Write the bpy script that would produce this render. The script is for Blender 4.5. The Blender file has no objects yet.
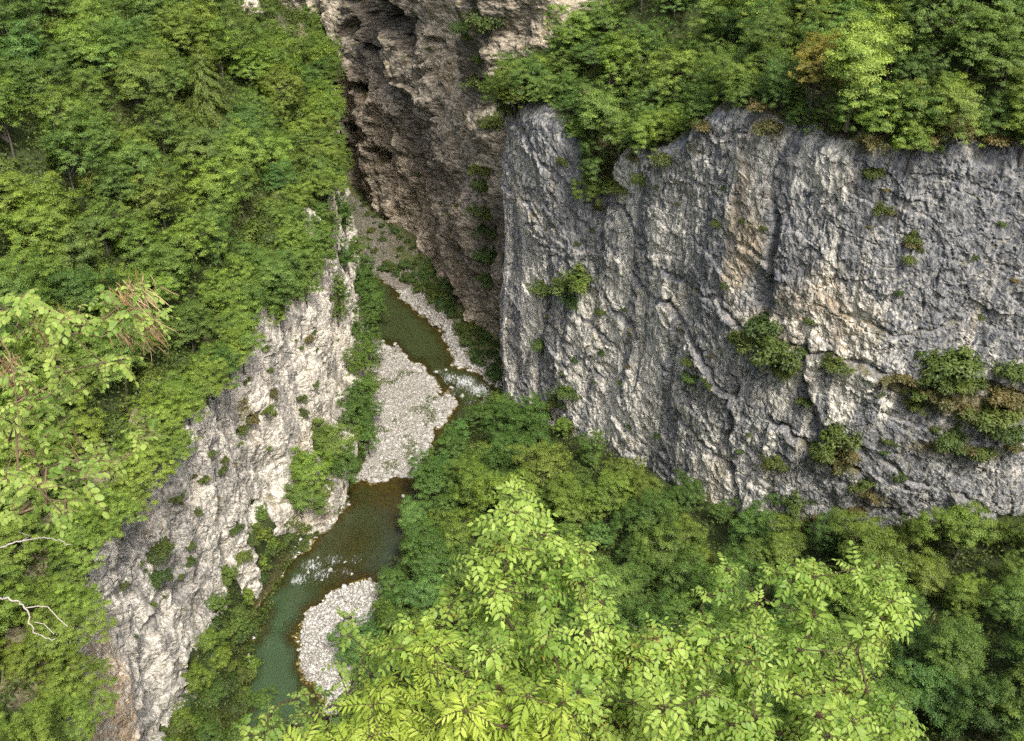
# A limestone river gorge seen from a high viewpoint. Units are metres, x right, y into the gorge, z up,
# the river surface lies at z = 0.
import bpy, math, random
import numpy as np
from mathutils import Vector
rng = np.random.default_rng(7)
random.seed(7)
sc = bpy.context.scene
COL = sc.collection
W_, H_, F_ = 1024, 741, 983.0
PITCH = math.radians(35.0)
CAMZ = 120.0
CP, SP = math.cos(PITCH), math.sin(PITCH)

# ------------------------------------------------------------------ small helpers
def ray(u, v):
    xc = (np.asarray(u, float) - 512) / F_; yc = (370.5 - np.asarray(v, float)) / F_
    return np.stack([xc, CP + yc * SP, -SP + yc * CP], -1)
def at_z(u, v, z=0.0):
    d = ray(u, v); t = (z - CAMZ) / d[..., 2:3]
    p = d * t; p[..., 2] += CAMZ
    return p
def at_t(u, v, t):
    p = ray(u, v) * np.asarray(t, float)[..., None] if np.ndim(t) else ray(u, v) * t
    p = np.array(p); p[..., 2] += CAMZ
    return p
def project(P):
    P = np.asarray(P, float)
    x, y, z = P[..., 0], P[..., 1], P[..., 2] - CAMZ
    fw = y * CP - z * SP; up = y * SP + z * CP
    fw = np.where(fw < .1, .1, fw)
    return 512 + F_ * x / fw, 370.5 - F_ * up / fw, fw
def sstep(a, b, x):
    t = np.clip((x - a) / (b - a), 0, 1); return t * t * (3 - 2 * t)

def _h(ix, iy, iz, seed):
    h = (ix.astype(np.int64) * 374761393 + iy.astype(np.int64) * 668265263 + iz.astype(np.int64) * 2147483647 + seed * 974634777) & 0xffffffff
    h = ((h ^ (h >> 13)) * 1274126177) & 0xffffffff
    h = ((h ^ (h >> 16)) * 2246822519) & 0xffffffff
    return ((h ^ (h >> 15)) & 0xffffff) / float(0xffffff) * 2 - 1
def noise(x, y, z=0.0, seed=0):
    x, y, z = np.broadcast_arrays(np.asarray(x, float), np.asarray(y, float), np.asarray(z, float))
    ix, iy, iz = np.floor(x), np.floor(y), np.floor(z)
    fx, fy, fz = x - ix, y - iy, z - iz
    ux, uy, uz = [f * f * f * (f * (f * 6 - 15) + 10) for f in (fx, fy, fz)]
    r = 0
    for a in (0, 1):
        for b in (0, 1):
            for c in (0, 1):
                w = (ux if a else 1 - ux) * (uy if b else 1 - uy) * (uz if c else 1 - uz)
                r = r + w * _h(ix + a, iy + b, iz + c, seed)
    return r * 1.4
def fbm(x, y, z=0.0, o=4, seed=0, gain=.5):
    a, s, r = 1.0, 1.0, 0
    for i in range(o):
        r = r + a * noise(np.asarray(x) * s, np.asarray(y) * s, np.asarray(z) * s, seed + i * 17); a *= gain; s *= 2.03
    return r
def ridged(x, y, z=0.0, o=3, seed=0):
    a, s, r = 1.0, 1.0, 0
    for i in range(o):
        r = r + a * (1 - 2 * np.abs(noise(np.asarray(x) * s, np.asarray(y) * s, np.asarray(z) * s, seed + i * 13))); a *= .5; s *= 2.1
    return r
def cells(x, y, seed=0):
    """cell noise: (value of the nearest cell, distance to the border between cells)"""
    x = np.asarray(x, float); y = np.asarray(y, float)
    ix, iy = np.floor(x), np.floor(y)
    d1 = np.full(x.shape, 9.); d2 = np.full(x.shape, 9.); val = np.zeros(x.shape)
    for a in (-1, 0, 1):
        for b in (-1, 0, 1):
            cx, cy = ix + a, iy + b
            z0 = np.zeros_like(cx)
            px = cx + .5 + .42 * _h(cx, cy, z0, seed); py = cy + .5 + .42 * _h(cx, cy, z0 + 1, seed)
            d = np.hypot(px - x, py - y); v = _h(cx, cy, z0 + 2, seed)
            n = d < d1
            d2 = np.where(n, d1, np.minimum(d2, d)); val = np.where(n, v, val); d1 = np.where(n, d, d1)
    return val, d2 - d1

def make_mesh(name, V, faces, mat=None, smooth=False, attrs=None):
    """faces: one (n,k) array or a list of such arrays"""
    if isinstance(faces, np.ndarray): faces = [faces]
    me = bpy.data.meshes.new(name)
    V = np.asarray(V, np.float32)
    me.vertices.add(len(V)); me.vertices.foreach_set('co', V.ravel())
    nl = sum(f.size for f in faces); nf = sum(len(f) for f in faces)
    me.loops.add(nl); me.loops.foreach_set('vertex_index', np.concatenate([f.ravel() for f in faces]).astype(np.int32))
    me.polygons.add(nf)
    tot = np.concatenate([np.full(len(f), f.shape[1], np.int32) for f in faces])
    st = np.concatenate([[0], np.cumsum(tot)[:-1]]).astype(np.int32)
    me.polygons.foreach_set('loop_start', st); me.polygons.foreach_set('loop_total', tot)
    if smooth: me.polygons.foreach_set('use_smooth', np.ones(nf, bool))
    for k, a in (attrs or {}).items():
        at = me.attributes.new(k, 'FLOAT', 'POINT'); at.data.foreach_set('value', np.asarray(a, np.float32).ravel())
    me.update(calc_edges=True); me.validate()
    if mat: me.materials.append(mat)
    return me
def obj(name, me, parent=None, loc=(0, 0, 0)):
    o = bpy.data.objects.new(name, me); COL.objects.link(o)
    o.location = loc
    if parent: o.parent = parent
    return o
def tag(o, label=None, cat=None, group=None, kind=None):
    if label: o['label'] = label
    if cat: o['category'] = cat
    if group: o['group'] = group
    if kind: o['kind'] = kind
    return o
def grid_faces(nr, nc):
    i = np.arange((nr - 1) * (nc - 1)); r, c = i // (nc - 1), i % (nc - 1); a = r * nc + c
    return np.stack([a, a + 1, a + nc + 1, a + nc], 1)

# ------------------------------------------------------------------ node materials
class NT:
    def __init__(s, name):
        s.m = bpy.data.materials.new(name); s.m.use_nodes = True
        s.t = s.m.node_tree; s.t.nodes.clear(); s.out = s.n('ShaderNodeOutputMaterial')
    def n(s, typ, **kw):
        nd = s.t.nodes.new(typ)
        for k, v in kw.items(): setattr(nd, k, v)
        return nd
    def l(s, a, b): s.t.links.new(a, b)
    def val(s, sock, v):
        if hasattr(v, 'is_output'): s.l(v, sock)
        else: sock.default_value = v
    def attr(s, name): return s.n('ShaderNodeAttribute', attribute_name=name).outputs['Fac']
    def coord(s, scale=(1, 1, 1), rot=(0, 0, 0), which='Object'):
        c = s.n('ShaderNodeTexCoord'); m = s.n('ShaderNodeMapping'); s.l(c.outputs[which], m.inputs['Vector'])
        m.inputs['Scale'].default_value = scale; m.inputs['Rotation'].default_value = rot
        return m.outputs[0]
    def noise(s, vec, scale, detail=4, rough=.55, dist=0.0):
        q = s.n('ShaderNodeTexNoise'); s.l(vec, q.inputs['Vector']); q.inputs['Scale'].default_value = scale
        q.inputs['Detail'].default_value = detail; q.inputs['Roughness'].default_value = rough; q.inputs['Distortion'].default_value = dist
        return q.outputs['Fac']
    def voro(s, vec, scale, feature='F1', out='Distance'):
        q = s.n('ShaderNodeTexVoronoi', feature=feature); s.l(vec, q.inputs['Vector']); q.inputs['Scale'].default_value = scale
        return q.outputs[out]
    def ramp(s, f, stops):
        r = s.n('ShaderNodeValToRGB'); s.l(f, r.inputs[0]); e = r.color_ramp.elements
        while len(e) < len(stops): e.new(.5)
        for x, (p, c) in zip(e, stops):
            x.position = p; x.color = (c, c, c, 1) if not hasattr(c, '__len__') else (*c, 1)
        return r.outputs[0]
    def mix(s, f, a, b, mode='MIX'):
        q = s.n('ShaderNodeMix', data_type='RGBA', blend_type=mode); s.val(q.inputs[0], f)
        for k, v in ((6, a), (7, b)):
            if hasattr(v, 'is_output'): s.l(v, q.inputs[k])
            else: q.inputs[k].default_value = (*v, 1)
        return q.outputs[2]
    def math(s, op, a, b=0.0, clamp=False):
        q = s.n('ShaderNodeMath', operation=op, use_clamp=clamp); s.val(q.inputs[0], a); s.val(q.inputs[1], b); return q.outputs[0]
    def bump(s, h, strength=.5, dist=.1, prev=None):
        b = s.n('ShaderNodeBump'); s.l(h, b.inputs['Height']); b.inputs['Strength'].default_value = strength; b.inputs['Distance'].default_value = dist
        if prev: s.l(prev, b.inputs['Normal'])
        return b.outputs[0]
    def principled(s, col, rough=.9, nrm=None, spec=.3):
        p = s.n('ShaderNodeBsdfPrincipled'); s.val(p.inputs['Base Color'], col if hasattr(col, 'is_output') else (*col, 1)); s.val(p.inputs['Roughness'], rough)
        p.inputs['Specular IOR Level'].default_value = spec
        if nrm: s.l(nrm, p.inputs['Normal'])
        return p
    def done(s, sh): s.l(sh, s.out.inputs[0]); return s.m

def rock_material(name, light, mid, dark, ochre, grain=1.0, lay=False, spots=.72):
    k = NT(name)
    st = k.coord((1, 1, .10)); st2 = k.coord((1, 1, .40)); iso = k.coord()
    if lay: st2 = k.coord((.28, .28, 1.0), (.0, -.35, 0)); st = k.coord((.5, .5, .35), (0, -.3, 0))
    n1 = k.noise(iso, .35, 6, .6); n2 = k.noise(st, 1.1, 5, .65, .6); n3 = k.noise(iso, 3.2, 4, .7); n4 = k.noise(st2, .55, 5, .6, .4)
    c = k.mix(k.ramp(n1, [(.35, 0), (.62, 1)]), mid, light)
    sp_ = k.ramp(n3, [(.40, 0), (.62, 1)])
    c = k.mix(k.math('MULTIPLY', sp_, .50), c, tuple(min(.76, x * 1.12) for x in light))
    # dark water streaks, plus shade painted at cracks and cave hollows
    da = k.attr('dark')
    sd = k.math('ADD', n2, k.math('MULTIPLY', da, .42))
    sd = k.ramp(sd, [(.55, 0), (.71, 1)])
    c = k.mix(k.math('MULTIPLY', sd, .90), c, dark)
    # grey patina in broad patches
    pa = k.ramp(k.math('ADD', n4, k.math('MULTIPLY', da, .2)), [(.46, 0), (.62, 1)])
    c = k.mix(k.math('MULTIPLY', pa, .55), c, tuple(.5 * (a + b) for a, b in zip(mid, dark)))
    # ochre stain
    on = k.ramp(k.noise(st, .42, 4, .6, .5), [(.54, 0), (.68, .45)])
    oc = k.ramp(k.math('ADD', k.math('MULTIPLY', k.math('MAXIMUM', k.attr('ochre'), on), .8), k.math('MULTIPLY', k.math('SUBTRACT', n4, .5), .8)), [(.18, 0), (.75, 1)])
    c = k.mix(k.math('MULTIPLY', oc, .85), c, ochre)
    # fine mottling, lichen spots and solution pits
    n5 = k.noise(iso, 6.5 * grain, 3, .75)
    n6 = k.noise(st2, 3.1 * grain, 6, .72, .3)
    c = k.mix(k.math('MULTIPLY', k.ramp(n6, [(.39, 1), (.49, 0)]), spots), c, tuple(x * .8 for x in dark))
    c = k.mix(k.ramp(n5, [(.38, .55), (.5, 0)]), c, tuple(x * .4 for x in dark))
    pit = k.voro(st2, 1.7); pm = k.ramp(pit, [(.10, 1), (.2, 0)])
    pm = k.math('MULTIPLY', pm, k.ramp(k.noise(iso, .5, 2), [(.48, 0), (.6, .9)]))
    c = k.mix(pm, c, (.05, .05, .045))
    wht = k.ramp(k.noise(st2, 2.3 * grain, 6, .72), [(.455, 0), (.565, .95)])
    c = k.mix(k.math('MULTIPLY', wht, k.math('SUBTRACT', 1.0, k.math('MULTIPLY', k.math('MINIMUM', da, 1.0), .75))), c, tuple(min(.80, x * 1.18) for x in light))
    # moss and dry grass where the rock is flat enough for soil
    g = k.n('ShaderNodeNewGeometry'); sx = k.n('ShaderNodeSeparateXYZ'); k.l(g.outputs['Normal'], sx.inputs[0])
    ms = k.ramp(k.math('ADD', sx.outputs[2], k.math('MULTIPLY', k.math('SUBTRACT', n3, .5), .5)), [(.62, 0), (.82, 1)])
    ms = k.math('MAXIMUM', k.math('MULTIPLY', ms, k.ramp(n1, [(.5, 0), (.62, .8)])), k.ramp(k.math('ADD', k.attr('moss'), k.math('MULTIPLY', k.math('SUBTRACT', n3, .5), 1.2)), [(.5, 0), (.8, .85)]))
    gc = k.mix(k.ramp(n5, [(.4, 0), (.6, 1)]), (.07, .09, .02), (.15, .105, .035))
    c = k.mix(ms, c, gc)
    hh = k.math('ADD', k.math('ADD', n3, k.math('MULTIPLY', n2, .6)), k.math('SUBTRACT', k.math('MULTIPLY', n5, .4), k.math('MULTIPLY', pm, .5)))
    b = k.bump(hh, .8, .16)
    return k.done(k.principled(c, .92, b, .2).outputs[0])

M_ROCK_R = rock_material('grey limestone', (.65, .62, .525), (.42, .41, .385), (.042, .058, .084), (.58, .45, .26))
M_ROCK_L = rock_material('white limestone', (.68, .63, .535), (.54, .50, .425), (.19, .185, .175), (.74, .52, .28), 1.0, False, .5)
M_ROCK_F = rock_material('brown limestone', (.46, .40, .30), (.285, .245, .18), (.05, .047, .042), (.44, .28, .12), 1.0, True, .8)
# ------------------------------------------------------------------ plan of the gorge
def smooth_poly(pts, ds=.5, r=2.0):
    p = np.array(pts, float); seg = np.hypot(*np.diff(p, axis=0).T); s = np.concatenate([[0], np.cumsum(seg)])
    q = np.arange(0, s[-1], ds); x = np.interp(q, s, p[:, 0]); y = np.interp(q, s, p[:, 1])
    k = int(r / ds) * 3; w = np.exp(-.5 * (np.arange(-k, k + 1) * ds / r) ** 2); w /= w.sum()
    x = np.convolve(np.pad(x, k, mode='reflect', reflect_type='odd'), w, 'valid'); y = np.convolve(np.pad(y, k, mode='reflect', reflect_type='odd'), w, 'valid')
    return np.stack([x, y], 1)
class Wall:
    def __init__(s, pts, r=2.0):
        s.p = smooth_poly(pts, .5, r); d = np.gradient(s.p, axis=0); d /= np.linalg.norm(d, axis=1)[:, None]
        s.d = d; s.n = np.stack([d[:, 1], -d[:, 0]], 1)
        s.s = np.concatenate([[0], np.cumsum(np.hypot(*np.diff(s.p, axis=0).T))]); s.L = s.s[-1]
    def P(s, q): return np.stack([np.interp(q, s.s, s.p[:, 0]), np.interp(q, s.s, s.p[:, 1])], -1)
    def N(s, q):
        n = np.stack([np.interp(q, s.s, s.n[:, 0]), np.interp(q, s.s, s.n[:, 1])], -1); return n / np.linalg.norm(n, axis=-1, keepdims=True)
    def sd(s, x, y):
        """signed distance (positive = river side) and arc length of the nearest point"""
        x = np.asarray(x, float); sh = x.shape; x = x.ravel(); y = np.asarray(y, float).ravel()
        D = np.empty(x.shape); S = np.empty(x.shape); pc = s.p[::2]; nc = s.n[::2]; sc_ = s.s[::2]
        for i in range(0, len(x), 20000):
            a = slice(i, i + 20000)
            d2 = (x[a, None] - pc[None, :, 0]) ** 2 + (y[a, None] - pc[None, :, 1]) ** 2
            j = d2.argmin(1)
            dx, dy = x[a] - pc[j, 0], y[a] - pc[j, 1]
            dn = dx * nc[j, 0] + dy * nc[j, 1]; D[a] = np.sign(dn) * np.sqrt(d2[np.arange(len(j)), j]); S[a] = sc_[j]
        return D.reshape(sh), S.reshape(sh)
    def hit(s, u, v):
        """where a sight line meets the wall's plan line: (arc length, height)"""
        r = ray(u, v); best = None
        a = s.p[:-1]; e = s.p[1:] - a
        den = r[0] * e[:, 1] - r[1] * e[:, 0]; den = np.where(abs(den) < 1e-9, 1e-9, den)
        t = (a[:, 0] * e[:, 1] - a[:, 1] * e[:, 0]) / den; w = (a[:, 0] * r[1] - a[:, 1] * r[0]) / den
        ok = (w >= 0) & (w <= 1) & (t > 0) & ((s.n[:-1] @ r[:2]) < 0)
        if not ok.any(): return None
        j = np.where(ok, t, 1e9).argmin()
        return s.s[j] + w[j] * (s.s[j + 1] - s.s[j]), CAMZ + t[j] * r[2]

LEFT = Wall([(-34, -40), (-36, 10), (-38.5, 30), (-40.5, 50), (-42, 58), (-43.8, 72), (-43.3, 88), (-41, 102), (-38.6, 115), (-37, 127), (-35, 142), (-34.2, 158), (-35, 178), (-38, 200), (-43, 225), (-50, 262), (-58, 305), (-72, 360), (-100, 430)], 3)
FRONT = Wall([(30, 196), (14, 180), (5, 171.5), (-.5, 164.5), (-1.8, 161), (-.8, 157.5), (4, 151), (10, 143), (17.5, 133), (24, 122), (31, 112), (38, 104), (50, 99.5), (72, 97), (100, 92), (140, 80), (220, 60)], 1.3)
FAR = Wall([(-140, 440), (-98, 350), (-75, 297), (-41, 250), (-20, 214), (-4, 178), (7, 172), (22, 190), (50, 240), (110, 330)], 2)

def curve_from_pixels(wall, px, ext=True):
    a = sorted([h for h in (wall.hit(*q) for q in px) if h is not None])
    return np.array([q[0] for q in a]), np.array([q[1] for q in a])
RIM_PX = [(505, 112), (520, 106), (545, 108), (562, 112), (578, 140), (592, 196), (604, 186), (614, 152), (640, 150), (665, 148), (690, 138), (706, 120), (722, 112), (745, 112), (765, 116), (790, 130), (820, 140), (850, 142), (880, 150), (920, 150), (955, 146), (990, 150), (1020, 150)]
fr_s, fr_h = curve_from_pixels(FRONT, RIM_PX)
def top_front(s): return np.interp(s, fr_s, fr_h)
def top_left(s): return 42.5 + 2.0 * noise(s / 14., 3.1, 0, 5) + 1.0 * noise(s / 5., 1.1, 0, 6)
def top_far(s): return 112 + 0 * s

def bank_left(y): return np.interp(y, [-50, 60, 78, 90, 99, 115, 125, 133, 145, 160, 178, 200, 217, 250, 300, 400], [-20, -31, -36, -38.3, -39.2, -37, -33, -30, -29, -30.5, -31.5, -34, -39.5, -45, -54, -80])
def bank_right(y): return np.interp(y, [-50, 60, 88, 107, 128, 150, 164, 178, 212, 245, 330], [-26, -26, -25, -22.6, -18.3, -10.6, -5, -6, -20, -41, -85])

WATER_PX = [
 [(340, 240), (362, 262), (385, 280), (410, 300), (430, 318), (446, 338), (455, 362), (475, 373), (492, 384), (502, 396), (480, 408), (455, 409), (440, 388), (425, 375), (405, 356), (390, 347), (372, 341), (340, 330), (310, 290)],
 [(455, 398), (490, 398), (476, 425), (452, 455), (436, 488), (405, 492), (413, 470), (427, 445), (441, 425)],
 [(347, 494), (356, 484), (385, 479), (412, 475), (440, 478), (428, 520), (408, 560), (397, 584), (372, 580), (335, 590), (306, 612), (299, 640), (306, 665), (325, 702), (345, 745), (350, 850), (215, 850), (228, 741), (238, 690), (248, 650), (256, 610), (284, 567), (312, 540), (332, 520)]]
WATER = [at_z(*np.array(p, float).T)[:, :2] for p in WATER_PX]
WATER[2] = np.vstack([WATER[2][:15], [(-22, 40), (-22, -30), (-37, -30), (-37, 40)], WATER[2][17:]])
WATER[0] = np.vstack([WATER[0], []]) if False else WATER[0]
def poly_sd(poly, x, y):
    """signed distance to a polygon, positive inside"""
    n = len(poly); d = np.full(x.shape, 1e9); ins = np.zeros(x.shape, bool)
    for i in range(n):
        ax, ay = poly[i]; bx, by = poly[(i + 1) % n]; ex, ey = bx - ax, by - ay
        t = np.clip(((x - ax) * ex + (y - ay) * ey) / (ex * ex + ey * ey), 0, 1)
        d = np.minimum(d, np.hypot(x - ax - t * ex, y - ay - t * ey))
        if ey != 0:
            c = ((ay > y) != (by > y)) & (x < ex * (y - ay) / ey + ax); ins ^= c
    return np.where(ins, d, -d)
def water_sd(x, y):
    x = np.asarray(x, float); y = np.asarray(y, float)
    return np.maximum.reduce([poly_sd(p, x, y) for p in WATER]) + .75 * noise(x / 3.1, y / 3.6, 0, 95) + .4 * noise(x / 1.1, y / 1.3, 0, 96)

def left_slope(d, s, x, y):
    z = top_left(s) + .80 * np.maximum(d - 1.5, 0) + 1.6 * fbm(x / 26., y / 26., 0, 2, 41) * sstep(1, 14, d) + .6 * np.maximum(noise(x / 9., y / 9., 0, 44), 0) * sstep(1, 6, d)
    return z
def ground(x, y):
    x = np.asarray(x, float); y = np.asarray(y, float)
    dl, sl = LEFT.sd(x, y); df, sf = FRONT.sd(x, y); da, sa = FAR.sd(x, y)
    w = water_sd(x, y)
    bl, br = bank_left(y), bank_right(y)
    bumps = .5 * fbm(x / 5., y / 5., 0, 4, 77)
    z = np.where(w > 0, -np.minimum(.12 + .20 * w, 1.6) - .15 * np.maximum(bumps, -.6), np.minimum(-w * .13, .55) + .12 * bumps * np.clip(-w, 0, 1))
    # wooded slope in front of the grey wall
    talus = .31 * np.maximum(x - br - 1.0, 0) + .9 * bumps * np.clip((x - br) / 4, 0, 1) + .24 * np.maximum(92 - y, 0) * sstep(4, 40, x - br)
    z = z + talus * (y < 190) * sstep(176, 164, y)
    # strip of bank below the brown wall
    strip = np.clip(9 - da, 0, 9) * .38 * (da > -50) * sstep(158, 176, y)
    z = z + np.where(w > 0, 0, strip)
    # foot of the white wall
    wallx = np.interp(y, LEFT.p[:, 1], LEFT.p[:, 0])
    fr = np.clip((bl - x) / np.maximum(bl - wallx, 1), 0, 1.2)
    foot = np.interp(y, [40, 100, 118, 128, 145, 165, 200], [10, 10, 8, 5, 3, 2, 1.5])
    z = z + fr * foot * sstep(.3, -1.2, w)
    # behind the walls
    z = np.where(dl < -3.2, left_slope(-dl - 3.2, sl, x, y), z)
    pf = top_front(sf) + .85 * np.maximum(-df - 4.0, 0) + 2.2 * fbm(x / 17., y / 17., 0, 3, 61) * sstep(4, 12, -df)
    z = np.where(df < -4.0, pf, z)
    z = np.where((da < -5.0) & (da > -30), np.where(df < -4, z, 0), z)
    z = np.where((da < -30.0), np.maximum(z, 113 + .5 * (-da - 30)), z)
    # the spur the photograph is taken from
    spur = 118.2 - 1.25 * np.maximum(y + 1.5, 0) - 2.3 * np.maximum(y - 5.2, 0) - .012 * x * x * (1 + .0 * y) - .35 * np.abs(x)
    spur = np.where(y < -1.5, 118.2 - .012 * x * x * .3 + .15 * np.minimum(-y, 60), spur)
    return np.maximum(z, spur)

def axis(segs):
    a = []
    for lo, hi, st in segs: a += list(np.arange(lo, hi, st))
    return np.array(a)
gx = axis([(-420, -150, 15), (-150, -60, 2.0), (-60, -48, 1.0), (-48, 6, .45), (6, 120, 1.5), (120, 421, 15)])
gy = axis([(-200, -20, 12), (-20, 10, .8), (10, 66, 1.4), (66, 130, .42), (130, 262, .6), (262, 400, 2.5), (400, 800, 20)])
GX, GY = np.meshgrid(gx, gy)
GZ = ground(GX, GY)
GW = water_sd(GX, GY)

def ground_material():
    k = NT('valley ground')
    iso = k.coord(); n1 = k.noise(iso, .5, 5, .6); n2 = k.noise(iso, 3.5, 4, .7)
    v = k.voro(iso, 2.1, out='Color'); vs = k.n('ShaderNodeSeparateColor'); k.l(v, vs.inputs[0])
    v2 = k.voro(iso, 5.0, out='Color'); vs2 = k.n('ShaderNodeSeparateColor'); k.l(v2, vs2.inputs[0])
    peb = k.mix(k.ramp(k.math('MULTIPLY', k.math('ADD', vs.outputs[0], vs2.outputs[1]), .5), [(.15, 0), (.8, 1)]), (.20, .18, .15), (.50, .48, .43))
    peb = k.mix(k.ramp(n1, [(.45, 0), (.65, .4)]), peb, (.34, .29, .2))
    edge = k.voro(iso, 2.1, 'DISTANCE_TO_EDGE'); peb = k.mix(k.ramp(edge, [(.0, .75), (.09, 0)]), peb, (.07, .06, .05))
    bed = k.mix(k.ramp(k.noise(iso, 1.2, 5, .7), [(.35, 0), (.65, 1)]), (.05, .042, .018), (.14, .11, .052))
    soil = k.mix(k.ramp(n2, [(.4, 0), (.6, 1)]), (.028, .045, .014), (.06, .07, .025))
    grass = k.mix(k.ramp(n2, [(.4, 0), (.6, 1)]), (.05, .075, .02), (.13, .13, .045))
    c = k.mix(k.attr('gravel'), soil, peb)
    gm = k.ramp(k.math('ADD', k.attr('green'), k.math('MULTIPLY', k.math('SUBTRACT', n1, .5), 1.3)), [(.45, 0), (.7, .9)])
    c = k.mix(gm, c, grass); c = k.mix(k.attr('wet'), c, bed)
    b = k.bump(n2, .5, .2); b = k.bump(edge, .6, .15, b)
    return k.done(k.principled(c, .9, b, .2).outputs[0])
bl, br = bank_left(GY), bank_right(GY)
grav = sstep(-1, 1.5, GX - bl) * sstep(2.5, .5, GX - br) * (GZ < 2.5)
_, fa_ = FAR.sd(GX, GY)
fd_ = FAR.sd(GX, GY)[0]
grav = np.where((GY > 168) & (fd_ < 11), np.clip(np.maximum(sstep(-2.2, -.8, GW), .55 + .0 * GX), 0, 1), grav)
green = np.zeros_like(GX)
green = np.where((GY > 165) & (fd_ < 9), .75 * sstep(-1.2, -3, GW), green)
green = np.maximum(green, .7 * sstep(4.5, 1.0, GX - bl) * (GY > 138) * (GY < 185))
green = np.maximum(green, .42 * (GY > 138) * (GY < 168) * (GW < -2))
wet = sstep(-.7, .25, GW)
V = np.stack([GX, GY, GZ], -1).reshape(-1, 3)
me = make_mesh('ground', V, grid_faces(*GX.shape), ground_material(), True, dict(gravel=grav, green=green, wet=wet))
tag(obj('ground', me), 'valley floor and wooded slopes of the gorge', 'ground', kind='structure')

# ------------------------------------------------------------------ cliffs
def line_sd(sh, pts):
    """distance below (+) / above (-) a crack given as a line in wall coordinates, and a fade outside its run"""
    a = np.array(sorted(pts)); s, h = sh
    hc = np.interp(s, a[:, 0], a[:, 1]); fade = sstep(a[0, 0] - 1, a[0, 0] + 2, s) * sstep(a[-1, 0] + 1, a[-1, 0] - 2, s)
    return hc - h, fade
def px_line(wall, px): return [h for h in (wall.hit(*p) for p in px) if h is not None]
CRACKS = [(px_line(FRONT, p), a, w) for p, a, w in [
  ([(628, 268), (650, 300), (672, 308), (700, 340), (720, 380), (752, 408), (800, 440), (860, 470), (905, 480)], 1.3, 5.),
  ([(725, 300), (760, 345), (790, 350), (850, 358), (905, 368), (960, 372), (1022, 392)], 1.3, 4.5),
  ([(880, 455), (915, 474), (960, 490), (1010, 510), (1023, 520)], 1.0, 4.),
  ([(500, 212), (520, 218), (560, 226), (590, 236)], .5, 2.5), ([(640, 262), (668, 274), (700, 290), (735, 300)], .6, 3.),
  ([(690, 120), (720, 130), (760, 128)], .5, 2.), ([(860, 320), (900, 330), (960, 318), (1020, 330)], .5, 3.)]]
_g = np.random.default_rng(88)
for _ in range(16):
    s_a = _g.uniform(26, 105); h_a = _g.uniform(22, 66); L_a = _g.uniform(8, 26)
    CRACKS.append(([(s_a + L_a * f, h_a - (.18 + .12 * f) * L_a * f + .5 * math.sin(f * 7 + s_a)) for f in (0, .25, .5, .75, 1)], _g.uniform(.35, .8), _g.uniform(1.5, 3.5)))
FAULTS = [px_line(FRONT, p) for p in [[(775, 215), (772, 262), (768, 300)], [(735, 385), (728, 440), (745, 520)], [(800, 350), (815, 420)], [(600, 215), (606, 262)], [(555, 290), (545, 360)]]]
def blobs(wall, S, Z, px):
    m = np.zeros_like(S)
    for u, v, rs, rh, a in px:
        h = wall.hit(u, v)
        if h: m = np.maximum(m, a * np.exp(-((S - h[0]) / rs) ** 2 - ((Z - h[1]) / rh) ** 2))
    return m
def disp_front(s, h):
    hh = h + .30 * s
    d = .95 * fbm(s / 16., h / 40., 0, 2, 1) + .26 * fbm(s / 5., h / 14., 2, 2, 2)
    d += .09 * ridged(s / 2.6 + .3 * noise(h / 5., s / 9.), h / 18., 0, 2, 3)
    bed = hh / 5.2 + .8 * fbm(s / 14., h / 10., 0, 2, 4); fb = bed - np.floor(bed); amp = .5 + .5 * noise(s / 12., np.floor(bed) * 3.7, 0, 5)
    d += .42 * amp * (fb - .5) * sstep(1, .86, fb)
    v1, e1 = cells(s / 1.9 + .25 * noise(s, h), hh / 2.6, 9); d += .13 * v1 - .10 * sstep(.06, 0, e1)
    v2, e2 = cells(s / .85, hh / 1.2 + .3 * noise(s * 1.3, h), 10); d += .07 * v2
    v3, e3 = cells(s / 4.3 + .3 * noise(s / 2, h / 2), hh / 4.8, 11); d += .30 * v3 - .30 * sstep(.04, 0, e3)
    d += .13 * fbm(s / .8, h / 1.6, 0, 4, 6, .6)
    for pts, a, w in CRACKS:
        if len(pts) < 2: continue
        q, f = line_sd((s, h), pts)
        q = q + .5 * noise(s / 1.5, h / 2.) + .5 * noise(s / 4., 3.3); f = f * sstep(-.35, .35, noise(s / 3.2, 5.5 + a) + .15)
        d += f * (a * sstep(0, .35, q) * np.exp(-np.maximum(q, 0) / w) - .65 * a * np.exp(-(q / .42) ** 2) + .25 * a * np.exp(-np.maximum(-q, 0) / 3.) * (q < 0))
    for pts in FAULTS:
        a = np.array(sorted(pts, key=lambda p: p[1]))
        if len(a) < 2: continue
        sc0 = np.interp(h, a[:, 1], a[:, 0]) + .4 * noise(h / 2., 7.3)
        f = sstep(a[0, 1] - 3, a[0, 1] + 2, h) * sstep(a[-1, 1] + 3, a[-1, 1] - 2, h)
        d += f * (-1.3 * np.exp(-((s - sc0) / .55) ** 2) + 1.0 * sstep(-.3, .3, s - sc0) * np.exp(-np.maximum(s - sc0, 0) / 5))
    # the gully below the notch in the rim
    g = FRONT.hit(594, 200)
    d -= 2.6 * np.exp(-((s - g[0]) / 2.2) ** 2) * sstep(g[1] - 7, g[1] + 3, h)
    return d
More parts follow.
